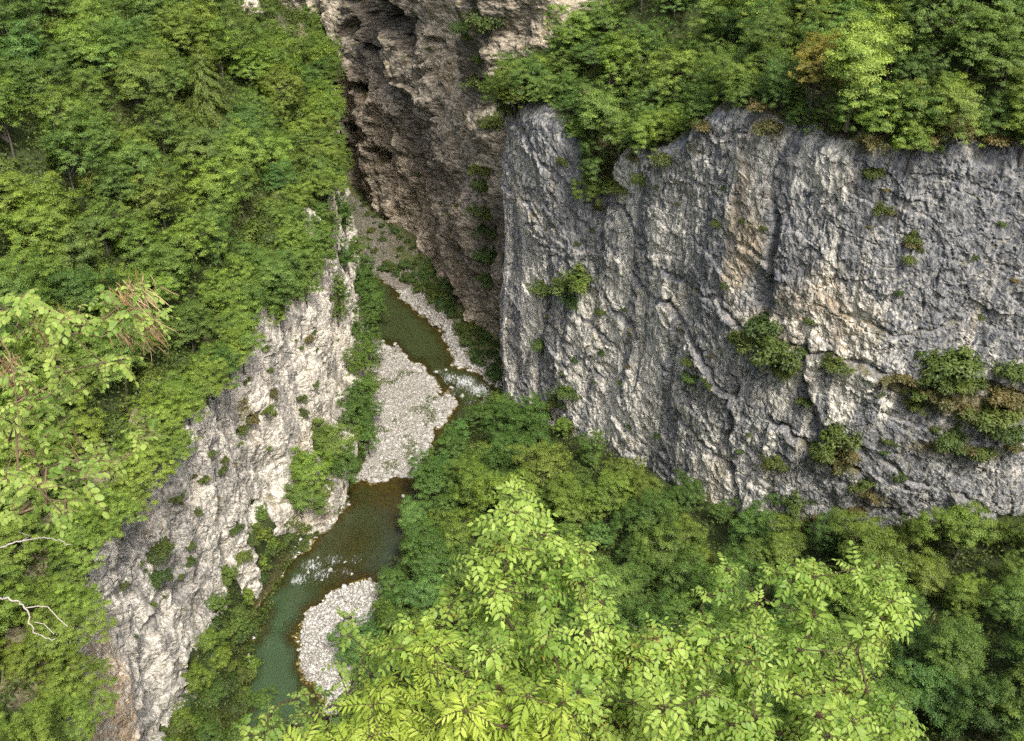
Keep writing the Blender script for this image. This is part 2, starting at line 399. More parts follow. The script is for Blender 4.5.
def disp_left(s, h):
    d = 1.2 * fbm(s / 13., h / 30., 0, 3, 21) + .5 * fbm(s / 4.5, h / 12., 2, 2, 22)
    d += .16 * ridged(s / 2.4 + .3 * noise(h / 5., s / 9.), h / 16., 0, 3, 23)
    v1, e1 = cells(s / 1.8 + .25 * noise(s, h), h / 2.9, 29); d += .20 * v1 - .2 * sstep(.07, 0, e1)
    v2, e2 = cells(s / .8, h / 1.1 + .3 * noise(s * 1.3, h), 30); d += .08 * v2
    v3, e3 = cells(s / 4.3 + .3 * noise(s / 2, h / 2), h / 6.5, 19); d += .4 * v3 - .4 * sstep(.05, 0, e3)
    bed = h / 6.0 + .08 * s + .6 * fbm(s / 9., h / 10., 0, 2, 24); fb = bed - np.floor(bed)
    d += .8 * (.6 + .5 * noise(s / 9., np.floor(bed) * 3.1)) * (fb - .5) * sstep(1, .86, fb)
    d += .12 * fbm(s / 1.0, h / 2., 0, 4, 26, .6)
    y = LEFT.P(s)[..., 1]
    led = np.interp(y, [60, 100, 118, 128, 140, 150], [12, 12, 11, 8.5, 7, 4])
    out = np.interp(y, [60, 96, 112, 122, 132, 142, 152], [0, 0, .4, 4.6, 5.5, 5.0, 2.5])
    d += out * sstep(led + 1.5, led - 1.0, h)
    return d - .02 * np.maximum(h - 20, 0) * 2
CAVES = [(366, -2, 13, 8, 24), (388, 22, 8, 5, 20), (350, 32, 5, 2.6, 12), (376, 53, 9, 1.8, 9), (360, 88, 6.0, 1.7, 9), (385, 88, 7, 1.9, 9), (401, 93, 3.4, 1.7, 8), (382, 158, 6, 2.6, 9), (406, 118, 2.5, 3.4, 5), (440, 42, 4.5, .9, 3), (355, 128, 4, 2, 7), (412, 200, 2.5, 3, 3)]
RIB = sorted(px_line(FAR, [(382, -20), (388, 15), (400, 70), (412, 120), (428, 180), (448, 250), (485, 335)]), key=lambda q: q[1])
def disp_far(s, h, caves=True):
    d = 2.2 * fbm(s / 16., h / 25., 0, 3, 31) + 1.0 * fbm(s / 6., h / 7., 2, 2, 32)
    bed = (h - .18 * s) / 8.5 + .5 * fbm(s / 12., h / 10., 0, 3, 34); fb = bed - np.floor(bed)
    d += 1.7 * (.65 + .45 * noise(s / 10., np.floor(bed) * 3.1)) * (fb - .5) * sstep(1, .84, fb)
    bed = (h - .3 * s) / 2.7 + .5 * fbm(s / 5., h / 5., 0, 2, 35); fb = bed - np.floor(bed); d += .45 * (fb - .5) * sstep(1, .8, fb)
    d += .2 * ridged(s / 3., h / 8., 0, 2, 33)
    v1, e1 = cells(s / 2.1 + .25 * noise(s, h), h / 2.3, 39); d += .2 * v1 - .2 * sstep(.08, 0, e1)
    v2, e2 = cells(s / .9, h / 1.1, 38); d += .1 * v2
    d += .14 * fbm(s / 1.2, h / 1.5, 0, 4, 36, .6)
    rb = np.array(RIB); sr = np.interp(h, rb[:, 1], rb[:, 0]) + 1.2 * noise(h / 4., 2.2)
    d += 2.2 * sstep(-1.5, 1.8, s - sr) * np.exp(-np.maximum(s - sr, 0) / 22) - .8 * sstep(2, -4, s - sr)
    if not caves: return d
    for u, v, rs, rh, a in CAVES:
        q = cave_at[(u, v)]
        if q:
            ds, dh = (s - q[0]) / rs + .35 * noise(s / 2., h / 2., 0, 3), (h - q[1]) / rh + .3 * noise(s / 2., h / 2., 0, 4)
            d -= a * sstep(1.15, .55, np.hypot(ds, dh))
    return d
def hit_surface(wall, disp, u, v):
    """where a sight line meets the rock itself: (arc length, height)"""
    r = ray(u, v); tt = np.linspace(70, 330, 1300); Q = np.array([0, 0, CAMZ]) + r * tt[:, None]
    D, S = wall.sd(Q[:, 0], Q[:, 1]); k = (D < disp(S, Q[:, 2]))
    q = wall.hit(u, v)
    if q is None or not k.any(): return q
    near = np.abs(S - q[0]) < 25
    k &= near
    if not k.any(): return q
    j = int(np.argmax(k)); return S[j], Q[j, 2]
cave_at = {(c[0], c[1]): hit_surface(FAR, lambda s, h: disp_far(s, h, False), c[0], c[1]) for c in CAVES}
def build_cliff(name, wall, s0, s1, ds, h0, top, dh, disp, mat, masks, label, back=6.5):
    S1 = np.arange(s0, s1, ds); n = int((top(S1).max() - h0) / dh)
    F = np.linspace(0, 1, n)[:, None]
    T = top(S1)[None, :] + .5 * noise(S1 / 2.3, .7)[None, :]
    S = np.broadcast_to(S1[None, :], (n, len(S1))); Hh = h0 + F * (T - h0)
    D = disp(S, Hh)
    # the rim is rounded off
    D = D - 1.6 * np.clip(1 - (T - Hh) / 2.2, 0, 1) ** 2
    P, N = wall.P(S), wall.N(S)
    V = np.concatenate([P + N * D[..., None], (Hh + .12 * noise(S * 1.7, Hh * 1.7, 0, 90))[..., None]], -1)
    rows = [V]; K = 6
    for k in range(1, K):
        b = D[-1] * (1 - k / (K - 1)) ** 1.5 - back * k / (K - 1)
        z = T[0] + .45 * back * k / (K - 1) + .3 * noise(S1 / 1.5, k * .9)
        rows.append(np.concatenate([(P[-1] + N[-1] * b[:, None]), z[:, None]], -1)[None])
    V = np.concatenate(rows, 0); S = np.concatenate([S, np.repeat(S[-1:], K - 1, 0)]); Hh = np.concatenate([Hh, np.repeat(Hh[-1:] + 3, K - 1, 0)])
    at = masks(S, Hh)
    me = make_mesh(name, V.reshape(-1, 3), grid_faces(*S.shape)[:, ::-1], mat, True, at)
    # facets rather than a soft skin
    me.polygons.foreach_set('use_smooth', np.zeros(len(me.polygons), bool))
    return tag(obj(name, me), label, 'cliff', kind='structure')
def masks_front(S, Z):
    dark = .42 + .6 * fbm(S / 18., Z / 26., 0, 3, 51)
    dark = np.maximum(dark, blobs(FRONT, S, Z, [(960, 240, 14, 16, 1), (1010, 200, 14, 22, 1), (930, 190, 8, 8, .8), (880, 330, 9, 6, .7), (730, 400, 8, 12, .65), (560, 300, 5, 14, .5), (930, 460, 14, 7, .7)]))
    och = blobs(FRONT, S, Z, [(745, 200, 2.2, 8, .8), (752, 235, 2.4, 8, .8), (738, 270, 2.0, 8, .7), (820, 310, 4, 7, .75), (850, 330, 4, 6, .7), (790, 320, 4, 5, .7), (770, 330, 5, 3, .8), (520, 205, 4, 6, .45), (640, 160, 6, 4, .3), (830, 170, 4, 5, .4), (715, 480, 3, 8, .6), (500, 250, 2, 12, .4), (680, 300, 6, 4, .35)])
    dark = np.maximum(dark, .25 * dark + .95 * sstep(.22, .58, noise(S / 1.5, Z / 30., 0, 57) + .35 * noise(S / 9., Z / 18., 0, 58)))
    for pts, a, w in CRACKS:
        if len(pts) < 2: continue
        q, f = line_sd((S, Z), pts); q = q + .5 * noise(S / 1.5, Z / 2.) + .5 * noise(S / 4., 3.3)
        dark = np.maximum(dark, 1.5 * f * np.exp(-((q - .1) / .45) ** 2))  # seepage stain along the cracks, also painting in the shadow of their grooves
    dark = dark - .9 * och * (dark < 1.1) - .35 * blobs(FRONT, S, Z, [(620, 190, 8, 8, 1), (700, 200, 7, 8, .8), (520, 160, 7, 8, 1), (525, 260, 4, 14, .7), (780, 380, 7, 6, .7)])
    moss = blobs(FRONT, S, Z, [(960, 395, 10, 3.2, .9), (900, 380, 4, 2.2, .9), (1010, 400, 6, 4, .9), (930, 440, 6, 2., .8), (840, 450, 3.5, 3, .85), (760, 340, 4, 2.5, .8), (780, 365, 2, 2.5, .7), (570, 285, 4, 3, .7), (640, 160, 3, 2, .6), (770, 128, 5, 1.6, .8), (860, 150, 6, 1.5, .7), (700, 145, 4, 2, .7), (780, 470, 4, 4, .6), (860, 500, 5, 3, .6), (800, 520, 5, 4, .7)])
    moss = np.maximum(moss, 1.0 * (Z > top_front(S) + 1.2))
    return dict(dark=dark, ochre=och, moss=moss)
def masks_left(S, Z):
    y = LEFT.P(S)[..., 1]
    dark = -.05 + .3 * fbm(S / 10., Z / 20., 0, 3, 52); dark = np.maximum(dark, .75 * sstep(.3, .6, noise(S / 1.6, Z / 24., 0, 67)))
    dark = np.maximum(dark, blobs(LEFT, S, Z, [(225, 480, 3, 9, .8), (205, 560, 2.5, 12, .7), (330, 360, 3, 6, .5), (150, 530, 2, 6, .5)]))
    och = blobs(LEFT, S, Z, [(110, 660, 4, 9, 1.5), (120, 715, 4, 9, 1.5), (100, 700, 5, 8, 1.5), (95, 735, 5, 8, 1.4), (300, 440, 6, 6, .45), (290, 520, 6, 5, .5), (330, 330, 5, 5, .4), (265, 440, 4, 8, .3)])
    moss = blobs(LEFT, S, Z, [(255, 410, 3, 4, .85), (235, 430, 2.5, 3, .6), (300, 400, 2.5, 3, .6)]) + .45 * sstep(16, 8, Z) * sstep(60, 70, y)
    moss = np.maximum(moss, .62 * sstep(1.8, .2, top_left(S) - Z)); moss = np.maximum(moss, 1.0 * (Z > top_left(S) + 1.2))
    return dict(dark=dark, ochre=och, moss=moss)
def masks_far(S, Z):
    dark = .42 + .4 * fbm(S / 12., Z / 16., 0, 3, 53)
    dark = np.maximum(dark, blobs(FAR, S, Z, [(380, 30, 10, 14, .8), (365, 160, 14, 9, .6)]))  # shade of the cave hollows painted into the rock colour
    och = blobs(FAR, S, Z, [(455, 30, 5, 8, 1), (440, 75, 5, 6, .6), (395, 70, 6, 4, .7), (470, 130, 4, 6, .5), (430, 170, 6, 6, .35)])
    return dict(dark=dark - .4 * och, ochre=och, moss=.35 * sstep(5, 1, Z) + 0 * S)
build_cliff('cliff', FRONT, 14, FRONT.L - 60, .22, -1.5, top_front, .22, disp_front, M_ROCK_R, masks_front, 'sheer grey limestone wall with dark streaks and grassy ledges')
build_cliff('cliff', LEFT, 40, LEFT.L - 60, .30, -1.5, top_left, .26, disp_left, M_ROCK_L, masks_left, 'white and ochre limestone wall dropping to the river bend', 6)
build_cliff('cliff', FAR, 60, FAR.L - 60, .36, -1.5, top_far, .36, disp_far, M_ROCK_F, masks_far, 'brown overhanging limestone wall with dark hollows', 34)
def on_wall(wall, disp, u, v, out=0.0):
    q = hit_surface(wall, disp, u, v)
    if q is None: return None
    s, h = np.array([q[0]]), np.array([q[1]])
    p = wall.P(s)[0] + wall.N(s)[0] * (disp(s, h)[0] + out)
    return np.array([p[0], p[1], q[1]]), wall.N(s)[0]

# ------------------------------------------------------------------ river
def water_material():
    k = NT('river water')
    iso = k.coord(); st = k.coord((1, .45, 1))
    dep = k.attr('depth'); foam = k.attr('foam')
    deep = k.mix(k.ramp(k.attr('jade'), [(0, 0), (1, 1)]), (.046, .060, .022), (.055, .095, .045))
    p1 = k.principled(deep, .12, None, .5)
    tr = k.n('ShaderNodeBsdfTransparent'); tr.inputs[0].default_value = (.72, .66, .42, 1)
    ms = k.n('ShaderNodeMixShader'); k.l(k.ramp(dep, [(0, .05), (1, .93)]), ms.inputs[0]); k.l(tr.outputs[0], ms.inputs[1]); k.l(p1.outputs[0], ms.inputs[2])
    gl = k.n('ShaderNodeBsdfGlossy'); gl.inputs['Roughness'].default_value = .10
    fr = k.n('ShaderNodeFresnel'); fr.inputs[0].default_value = 1.33
    m2 = k.n('ShaderNodeMixShader'); k.l(fr.outputs[0], m2.inputs[0]); k.l(ms.outputs[0], m2.inputs[1]); k.l(gl.outputs[0], m2.inputs[2])
    h = k.noise(st, 1.6, 3, .6, .5); b = k.bump(h, .25, .12); b = k.bump(k.noise(iso, 6., 2, .5), k.ramp(foam, [(0, .1), (1, 1)]) if False else .15, .05, b)
    k.l(b, gl.inputs['Normal']); k.l(b, p1.inputs['Normal']); k.l(b, fr.inputs['Normal'])
    fo = k.n('ShaderNodeBsdfDiffuse'); fo.inputs[0].default_value = (.78, .8, .8, 1)
    fm = k.ramp(k.math('ADD', k.math('MULTIPLY', foam, .62), k.math('SUBTRACT', k.noise(k.coord((1.6, .55, 1), (0, 0, .75)), 2.4, 6, .8, .6), .5)), [(.47, 0), (.66, .9)])
    m3 = k.n('ShaderNodeMixShader'); k.l(fm, m3.inputs[0]); k.l(m2.outputs[0], m3.inputs[1]); k.l(fo.outputs[0], m3.inputs[2])
    return k.done(m3.outputs[0])
wx, wy = np.meshgrid(axis([(-56, 0, .4)]), axis([(-20, 60, 2), (60, 262, .45)]))
wsd = water_sd(wx, wy); bedz = ground(wx, wy)
def wblob(px):
    m = np.zeros_like(wx)
    for u, v, rx, ry, a in px:
        p = at_z(u, v); m = np.maximum(m, a * np.exp(-((wx - p[0]) / rx) ** 2 - ((wy - p[1]) / ry) ** 2))
    return m
foam = wblob([(438, 372, 3, 3, .75), (450, 378, 4, 4, .85), (464, 382, 5, 5, .9), (478, 390, 5, 5, .9), (452, 392, 4, 5, .75), (470, 402, 4, 4, .7), (488, 396, 3, 4, .8), (312, 566, 4, 3, .85), (334, 560, 4, 3, .78), (298, 580, 3, 3, .85), (345, 572, 4, 3, .7), (322, 574, 5, 3, .8), (355, 560, 3, 3, .7)])
shallow = wblob([(390, 492, 8, 8, 1), (345, 575, 7, 7, .9), (330, 600, 4, 5, .8), (355, 540, 7, 8, .75), (400, 510, 4, 9, .95), (445, 360, 3, 3, .5)])
depth = np.clip(sstep(0.15, 3.4, wsd) * (1 - .85 * shallow), 0, 1)
jade = wblob([(275, 640, 9, 16, 1), (265, 700, 10, 16, 1), (300, 590, 5, 6, .6), (290, 741, 12, 30, 1), (345, 525, 5, 6, .3)])
jade = np.maximum(jade, sstep(88, 60, wy))
wz = .02 * fbm(wx / 2, wy / 3, 0, 2, 71) + foam * .28 * np.abs(fbm(wx / .9, wy / 1.2, 0, 3, 72))
keep = (wsd > -1.2).reshape(-1)
f = grid_faces(*wx.shape); f = f[keep[f].any(1)]
me = make_mesh('river', np.stack([wx, wy, wz], -1).reshape(-1, 3), f, water_material(), True, dict(depth=depth, foam=foam, jade=jade))
tag(obj('river', me), 'green river winding between gravel bars', 'river', kind='structure')
# ------------------------------------------------------------------ foliage
def leaf_material(name, a, b, trans=.35, tint=True, gloss=.5):
    """leaves between colour a and b (the attribute tone), times the object's own colour"""
    k = NT(name)
    c = k.mix(k.attr('tone'), a, b)
    if tint:
        oi = k.n('ShaderNodeObjectInfo'); c = k.mix(1.0, c, oi.outputs['Color'], 'MULTIPLY')
    p = k.principled(c, .55, None, gloss)
    t = k.n('ShaderNodeBsdfTranslucent'); ct = k.mix(1.0, c, (1.25, 1.2, .55), 'MULTIPLY'); k.l(ct, t.inputs[0])
    m = k.n('ShaderNodeMixShader'); m.inputs[0].default_value = trans; k.l(p.outputs[0], m.inputs[1]); k.l(t.outputs[0], m.inputs[2])
    return k.done(m.outputs[0])
def bark_material(name, a, b):
    k = NT(name); st = k.coord((1, 1, .25)); n = k.noise(st, 9, 4, .7)
    return k.done(k.principled(k.mix(n, a, b), .9, k.bump(n, .5, .03)).outputs[0])
M_LEAF = leaf_material('tree leaves', (.104, .165, .028), (.268, .362, .064))
M_BUSH = leaf_material('bush leaves', (.065, .10, .020), (.165, .21, .042))
M_DRY = leaf_material('dry grass', (.10, .105, .028), (.24, .17, .06), .3)
M_BARK = bark_material('grey bark', (.06, .05, .04), (.16, .14, .11))

def unit(a): return a / np.maximum(np.linalg.norm(a, axis=-1, keepdims=True), 1e-9)
def leaf_sprays(P, N, D, L, Wd, r, droop=.25):
    """one folded diamond per point: stalk, sides, tip"""
    D = unit(D - N * (D * N).sum(-1, keepdims=True)); S = np.cross(N, D)
    L = L[:, None]; Wd = Wd[:, None]
    a = P; b = P + D * L * .45 + S * Wd * .5 - N * L * .08; c = P + D * L - N * L * droop; d = P + D * L * .45 - S * Wd * .5 - N * L * .08
    V = np.stack([a, b, c, d], 1).reshape(-1, 3); F = np.arange(len(V)).reshape(-1, 4)
    return V, F
def tube(path, rad, k=5):
    path = np.asarray(path, float); n = len(path)
    d = unit(np.gradient(path, axis=0)); up = np.where(np.abs(d[:, 2:3]) > .9, np.array([[1., 0, 0]]), np.array([[0., 0, 1.]]))
    a = unit(np.cross(d, up)); b = np.cross(d, a); t = np.arange(k) / k * 2 * np.pi
    V = path[:, None] + (a[:, None] * np.cos(t)[None, :, None] + b[:, None] * np.sin(t)[None, :, None]) * np.asarray(rad)[:, None, None]
    i = np.arange((n - 1) * k); r, c = i // k, i % k
    F = np.stack([r * k + c, r * k + (c + 1) % k, (r + 1) * k + (c + 1) % k, (r + 1) * k + c], 1)
    return V.reshape(-1, 3), F
class Acc:
    def __init__(s): s.v = []; s.f = []; s.n = 0; s.t = []
    def add(s, V, F, tone=None):
        s.v.append(V); s.f.append(F + s.n); s.n += len(V); s.t.append(np.zeros(len(V)) if tone is None else tone)
    def mesh(s, name, mat, smooth=False):
        by = {}
        for f in s.f: by.setdefault(f.shape[1], []).append(f)
        return make_mesh(name, np.concatenate(s.v), [np.concatenate(x) for x in by.values()], mat, smooth, dict(tone=np.concatenate(s.t)))
def make_crown(seed, R=4.3, Rz=3.4, nl=11000, leaf=.34, nclump=90, flat=.5, rcl=1.15, lift=0.0, mat=None, trunk_h=3.0):
    """a broadleaf crown: leaf clumps set in tiers through an uneven dome, with limbs that carry them"""
    g = np.random.default_rng(seed)
    d = unit(g.normal(size=(nclump * 3, 3))); d = d[d[:, 2] > -.45][:nclump]
    rr = np.where(g.random(len(d)) < .72, g.uniform(.80, 1.0, len(d)), g.uniform(.4, .8, len(d)))
    lump = 1 + .55 * fbm(d[:, 0] * 1.3 + seed, d[:, 1] * 1.3, d[:, 2] * 1.3, 2, 3)
    C = d * (rr * lump)[:, None] * np.array([R, R, Rz]) + np.array([0, 0, trunk_h + Rz * .75])
    C[:, 0] += .12 * R * g.normal(); C[:, 1] += .12 * R * g.normal()
    cw = g.uniform(.5, 1.35, len(C)) * .88; ci = g.choice(len(C), nl, p=cw ** 2 / (cw ** 2).sum())
    q = unit(g.normal(size=(nl, 3))); q[:, 2] = np.where(q[:, 2] < -.2, -q[:, 2], q[:, 2])
    rad = np.minimum(np.abs(g.normal(size=nl)) * .5 + .12, 1.5)
    P = C[ci] + q * (rad * cw[ci] * rcl)[:, None] * np.array([1, 1, flat])
    ctr = np.array([0, 0, trunk_h + Rz * .3]); out = unit(P - ctr)
    N = unit(.75 * np.array([0, 0, 1.]) + .65 * out + .45 * q + .42 * g.normal(size=(nl, 3)))
    D = unit(out * .8 + q * .8 + .7 * g.normal(size=(nl, 3)) - np.array([0, 0, .35]))
    L = leaf * g.uniform(.6, 1.3, nl)
    V, F = leaf_sprays(P, N, D, L, L * g.uniform(.42, .62, nl), g)
    ct = np.clip(g.normal(.45, .22, len(C)), 0, 1)
    tone = np.repeat(np.clip(ct[ci] + .22 * g.normal(size=nl), 0, 1), 4)
    crown = make_mesh('crown', V, F, mat or M_LEAF, False, dict(tone=tone))
    A = Acc()
    top = np.array([.3 * g.normal(), .3 * g.normal(), trunk_h + Rz * .9])
    ts = np.linspace(0, 1, 7)[:, None]; path = ts * top + .18 * np.sin(ts * 5 + g.random() * 6) * np.array([[1, .6, 0]])
    A.add(*tube(np.vstack([[0, 0, -1.2], path]), np.concatenate([[.30], np.linspace(.24, .06, 7)]) * (R / 4.3), 7))
    for j in g.choice(len(C), min(18, len(C)), replace=False):
        h = g.uniform(.35, .9); p0 = path[0] + (top - path[0]) * h; t = np.linspace(0, 1, 5)[:, None]
        A.add(*tube(p0 + (C[j] - p0) * t + np.array([0, 0, .5]) * np.sin(t * np.pi) + .1 * g.normal(size=(5, 3)) * np.sin(t * np.pi), np.linspace(.10, .02, 5), 4))
    return crown, A.mesh('trunk', M_BARK, True)
def make_spruce(seed, H=13, R=6.5, nl=22000):
    """a conifer with long drooping boughs"""
    g = np.random.default_rng(seed); P, D, N = [], [], []; A = Acc()
    A.add(*tube(np.array([[0, 0, -1.], [0, 0, H * .5], [.1, 0, H]]), [.3, .18, .03], 7))
    for i in range(64):
        f = (i + .5) / 64; z = H * (.16 + .84 * f); r = R * (1 - f) ** .8 * g.uniform(.75, 1.1) + .3; a = i * 2.4 + g.normal() * .2
        t = np.linspace(.1, 1, 8)[:, None]; dirv = np.array([math.cos(a), math.sin(a), 0])
        path = np.array([0, 0, z]) + dirv * r * t + np.array([0, 0, 1.]) * (.25 * r * t - .62 * r * t ** 2)
        A.add(*tube(path, np.linspace(.06, .012, 8), 4))
        m = int(nl / 64 * (.35 + r / R)); u = g.random(m) ** .7
        p = np.array([np.interp(u, t[:, 0], path[:, k]) for k in range(3)]).T
        side = np.cross(dirv, [0, 0, 1.]); off = g.normal(size=m)
        P.append(p + side * (off * .16 * r * (1.05 - u))[:, None] - np.array([0, 0, 1.]) * (g.random(m) * .35)[:, None])
        D.append(dirv * .7 + side * np.sign(off)[:, None] * .6 - np.array([0, 0, .75]) + .2 * g.normal(size=(m, 3))); N.append(np.array([0, 0, 1.]) + .35 * g.normal(size=(m, 3)) + dirv * .5)
    P, D, N = np.concatenate(P), unit(np.concatenate(D)), unit(np.concatenate(N)); n = len(P); L = g.uniform(.25, .5, n)
    V, F = leaf_sprays(P, N, D, L, L * .26, g, .3)
    return make_mesh('crown', V, F, M_LEAF, False, dict(tone=np.repeat(np.clip(g.normal(.4, .25, n), 0, 1), 4))), A.mesh('trunk', M_BARK, True)
def make_shrub(seed, R=1.0, Rz=.8, nl=1500, leaf=.2, mat=None, hang=0.0):
    g = np.random.default_rng(seed); m = 26
    d = unit(g.normal(size=(m, 3))); d[:, 2] = np.abs(d[:, 2]) - hang
    C = d * (g.uniform(.2, 1., m) * (1 + .7 * g.random(m) ** 4))[:, None] * np.array([R, R, Rz]) + np.array([0, 0, .15 * R])
    ci = g.integers(0, m, nl); q = unit(g.normal(size=(nl, 3)))
    P = C[ci] + q * (g.random(nl) ** .5 * g.uniform(.4, 1.25, m)[ci])[:, None] * R * np.array([.36, .36, .30])
    N = unit(np.array([0, 0, .8]) + .7 * unit(P) + .5 * g.normal(size=(nl, 3))); D = unit(q + .6 * g.normal(size=(nl, 3)) - np.array([0, 0, .3]))
    L = leaf * g.uniform(.6, 1.3, nl); V, F = leaf_sprays(P, N, D, L, L * g.uniform(.4, .6, nl), g)
    A = Acc(); ct = np.clip(g.normal(.45, .22, m), 0, 1)
    fo = make_mesh('foliage', V, F, mat or M_BUSH, False, dict(tone=np.repeat(np.clip(ct[ci] + .2 * g.normal(size=nl), 0, 1), 4)))
    for j in range(8):
        t = np.linspace(0, 1, 4)[:, None]; A.add(*tube(np.array([0, 0, -.35]) + (C[j] + [0, 0, .35]) * t, np.linspace(.035, .01, 4) * R, 4))
    return fo, A.mesh('stem', M_BARK, True)

CROWNS = [make_crown(100 + i, R=r, Rz=z, flat=fl, nclump=nc, rcl=rc, nl=nl, leaf=lf, trunk_h=th) for i, (r, z, fl, nc, rc, nl, lf, th) in enumerate([
    (3.9, 3.9, .62, 260, .80, 36000, .185, 2.6), (4.1, 3.5, .55, 220, .88, 36000, .19, 2.6), (3.5, 4.5, .66, 280, .75, 36000, .18, 3.0),
    (3.9, 4.0, .58, 200, .95, 36000, .19, 2.6), (4.0, 3.8, .62, 320, .70, 36000, .18, 2.6), (3.7, 4.2, .52, 230, .85, 34000, .185, 2.8),
    (4.3, 3.3, .50, 280, .80, 36000, .185, 2.6), (3.4, 3.8, .66, 190, .85, 30000, .18, 2.3), (3.8, 3.6, .6, 360, .62, 34000, .17, 2.4), (4.2, 4.1, .55, 170, 1.0, 36000, .20, 2.7)])]
FINE = [make_crown(140 + i, R=r, Rz=z, flat=.5, nclump=230, rcl=.62, nl=42000, leaf=.15, trunk_h=2.4) for i, (r, z) in enumerate([(3.6, 2.9), (3.9, 2.6), (3.3, 3.2)])]
SHRUBS = [make_shrub(160 + i, R=1.0, Rz=rz, nl=2400, leaf=.15, hang=hg) for i, (rz, hg) in enumerate([(.8, 0), (1.0, .1), (.6, .2), (.7, .35)])]
DRYS = [make_shrub(170 + i, R=1.0, Rz=.4, nl=1500, leaf=.2, mat=M_DRY, hang=.3) for i in range(2)]

TONES = {'deep green': (.60, .76, .74), 'mid green': (.86, .94, .90), 'fresh green': (1.15, 1.18, .95), 'yellow green': (1.30, 1.24, .95), 'olive green': (.98, .96, .82), 'russet': (1.55, 1.02, .9), 'pale green': (1.38, 1.36, 1.15), 'blue green': (.72, .95, 1.15)}
def tree(name, meshes, p, scale, rot, tone, label, group=None, cat='tree', stretch=1.0, parts=('trunk', 'crown'), tilt=0.0):
    r = bpy.data.objects.new(name, None); COL.objects.link(r); r.location = [float(q) for q in p]; r.empty_display_size = .5
    r.rotation_euler = (tilt, 0, rot); r.scale = (scale, scale, scale * stretch)
    tag(r, label, cat, group)
    cr, tr = meshes
    o = obj(parts[1], cr, r); j = random.uniform(.88, 1.12); t = TONES[tone]; o.color = (t[0] * j * random.uniform(.93, 1.07), t[1] * j, t[2] * j, 1)
    obj(parts[0], tr, r)
    return r
def visible(P):
    """whether a point can be seen over the terrain from the viewpoint"""
    P = np.atleast_2d(P); t = np.linspace(.12, .965, 70)[None, :, None]
    Q = np.array([0, 0, CAMZ]) + (P[:, None] - np.array([0, 0, CAMZ])) * t
    g = ground_fast(Q[..., 0], Q[..., 1])
    return (Q[..., 2] > g - .3).all(1)
def ground_fast(x, y):
    """bilinear lookup in the ground sheet"""
    i = np.clip(np.searchsorted(gx, x) - 1, 0, len(gx) - 2); j = np.clip(np.searchsorted(gy, y) - 1, 0, len(gy) - 2)
    a = np.clip((x - gx[i]) / (gx[i + 1] - gx[i]), 0, 1); b = np.clip((y - gy[j]) / (gy[j + 1] - gy[j]), 0, 1)
    return (GZ[j, i] * (1 - a) + GZ[j, i + 1] * a) * (1 - b) + (GZ[j + 1, i] * (1 - a) + GZ[j + 1, i + 1] * a) * b
def darts(n, xr, yr, ok, dist, seed):
    g = np.random.default_rng(seed); c = np.stack([g.uniform(*xr, n), g.uniform(*yr, n)], 1)
    c = c[ok(c[:, 0], c[:, 1])]; out = []
    for p in c:
        dd = dist(p[0], p[1])
        if not out or ((np.array(out) - p) ** 2).sum(1).min() > dd * dd: out.append(p)
    return np.array(out)
def in_frame(p, h=5, mx=110, my=100):
    u, v, _ = project(np.array([p[0], p[1], p[2] + h])); return -mx < u < W_ + mx and -my < v < H_ + my
placed = []
def zone_words(u, v):
    """where a tree of the left slope grows, by landmarks"""
    pass
# ------------------------------------------------------------------ the forests
def pick_tone(weights):
    k = list(weights); return random.choices(k, [weights[q] for q in k])[0]
# wooded slope above the white wall
def ok_left(x, y):
    d, s = LEFT.sd(x, y); return (d < .2) & (d > -120)
pts = darts(16000, (-150, -30), (44, 330), ok_left, lambda x, y: 3.7 if y < 105 else (4.3 if y < 190 else 5.4), 1)
cand = np.column_stack([pts, ground_fast(pts[:, 0], pts[:, 1])])
d0, s0 = LEFT.sd(pts[:, 0], pts[:, 1]); cand[:, 2] = np.where(d0 > -4.6, top_left(s0) - .5 - .9 * np.maximum(d0 + .8, 0), cand[:, 2])
cand = np.array([c for c in cand if in_frame(c)])
vis = visible(cand + [0, 0, 8]); print('left', len(cand), vis.sum()); cand = cand[vis]
cand = cand[np.argsort(np.linalg.norm(cand - [0, 0, CAMZ], axis=1))]
dl, sl = LEFT.sd(cand[:, 0], cand[:, 1])
OUTCROP_PX = [(318, 215), (308, 190), (340, 160), (160, 6), (246, 8)]
n_left = 0
sr = np.arange(60, LEFT.L - 130, 2.7); sr = sr + np.random.default_rng(4).uniform(-1, 1, len(sr)); dr = np.random.default_rng(5).uniform(-2.6, .4, len(sr))
rimp = LEFT.P(sr) + LEFT.N(sr) * dr[:, None]; rimp = np.column_stack([rimp, top_left(sr) - .9 - 1.0 * np.maximum(dr, 0)])
rimp = rimp[[bool(in_frame(q)) for q in rimp]]
cand = np.vstack([rimp, cand[dl < -2.5]]); dl = np.concatenate([np.full(len(rimp), -1.), dl[dl < -2.5]])
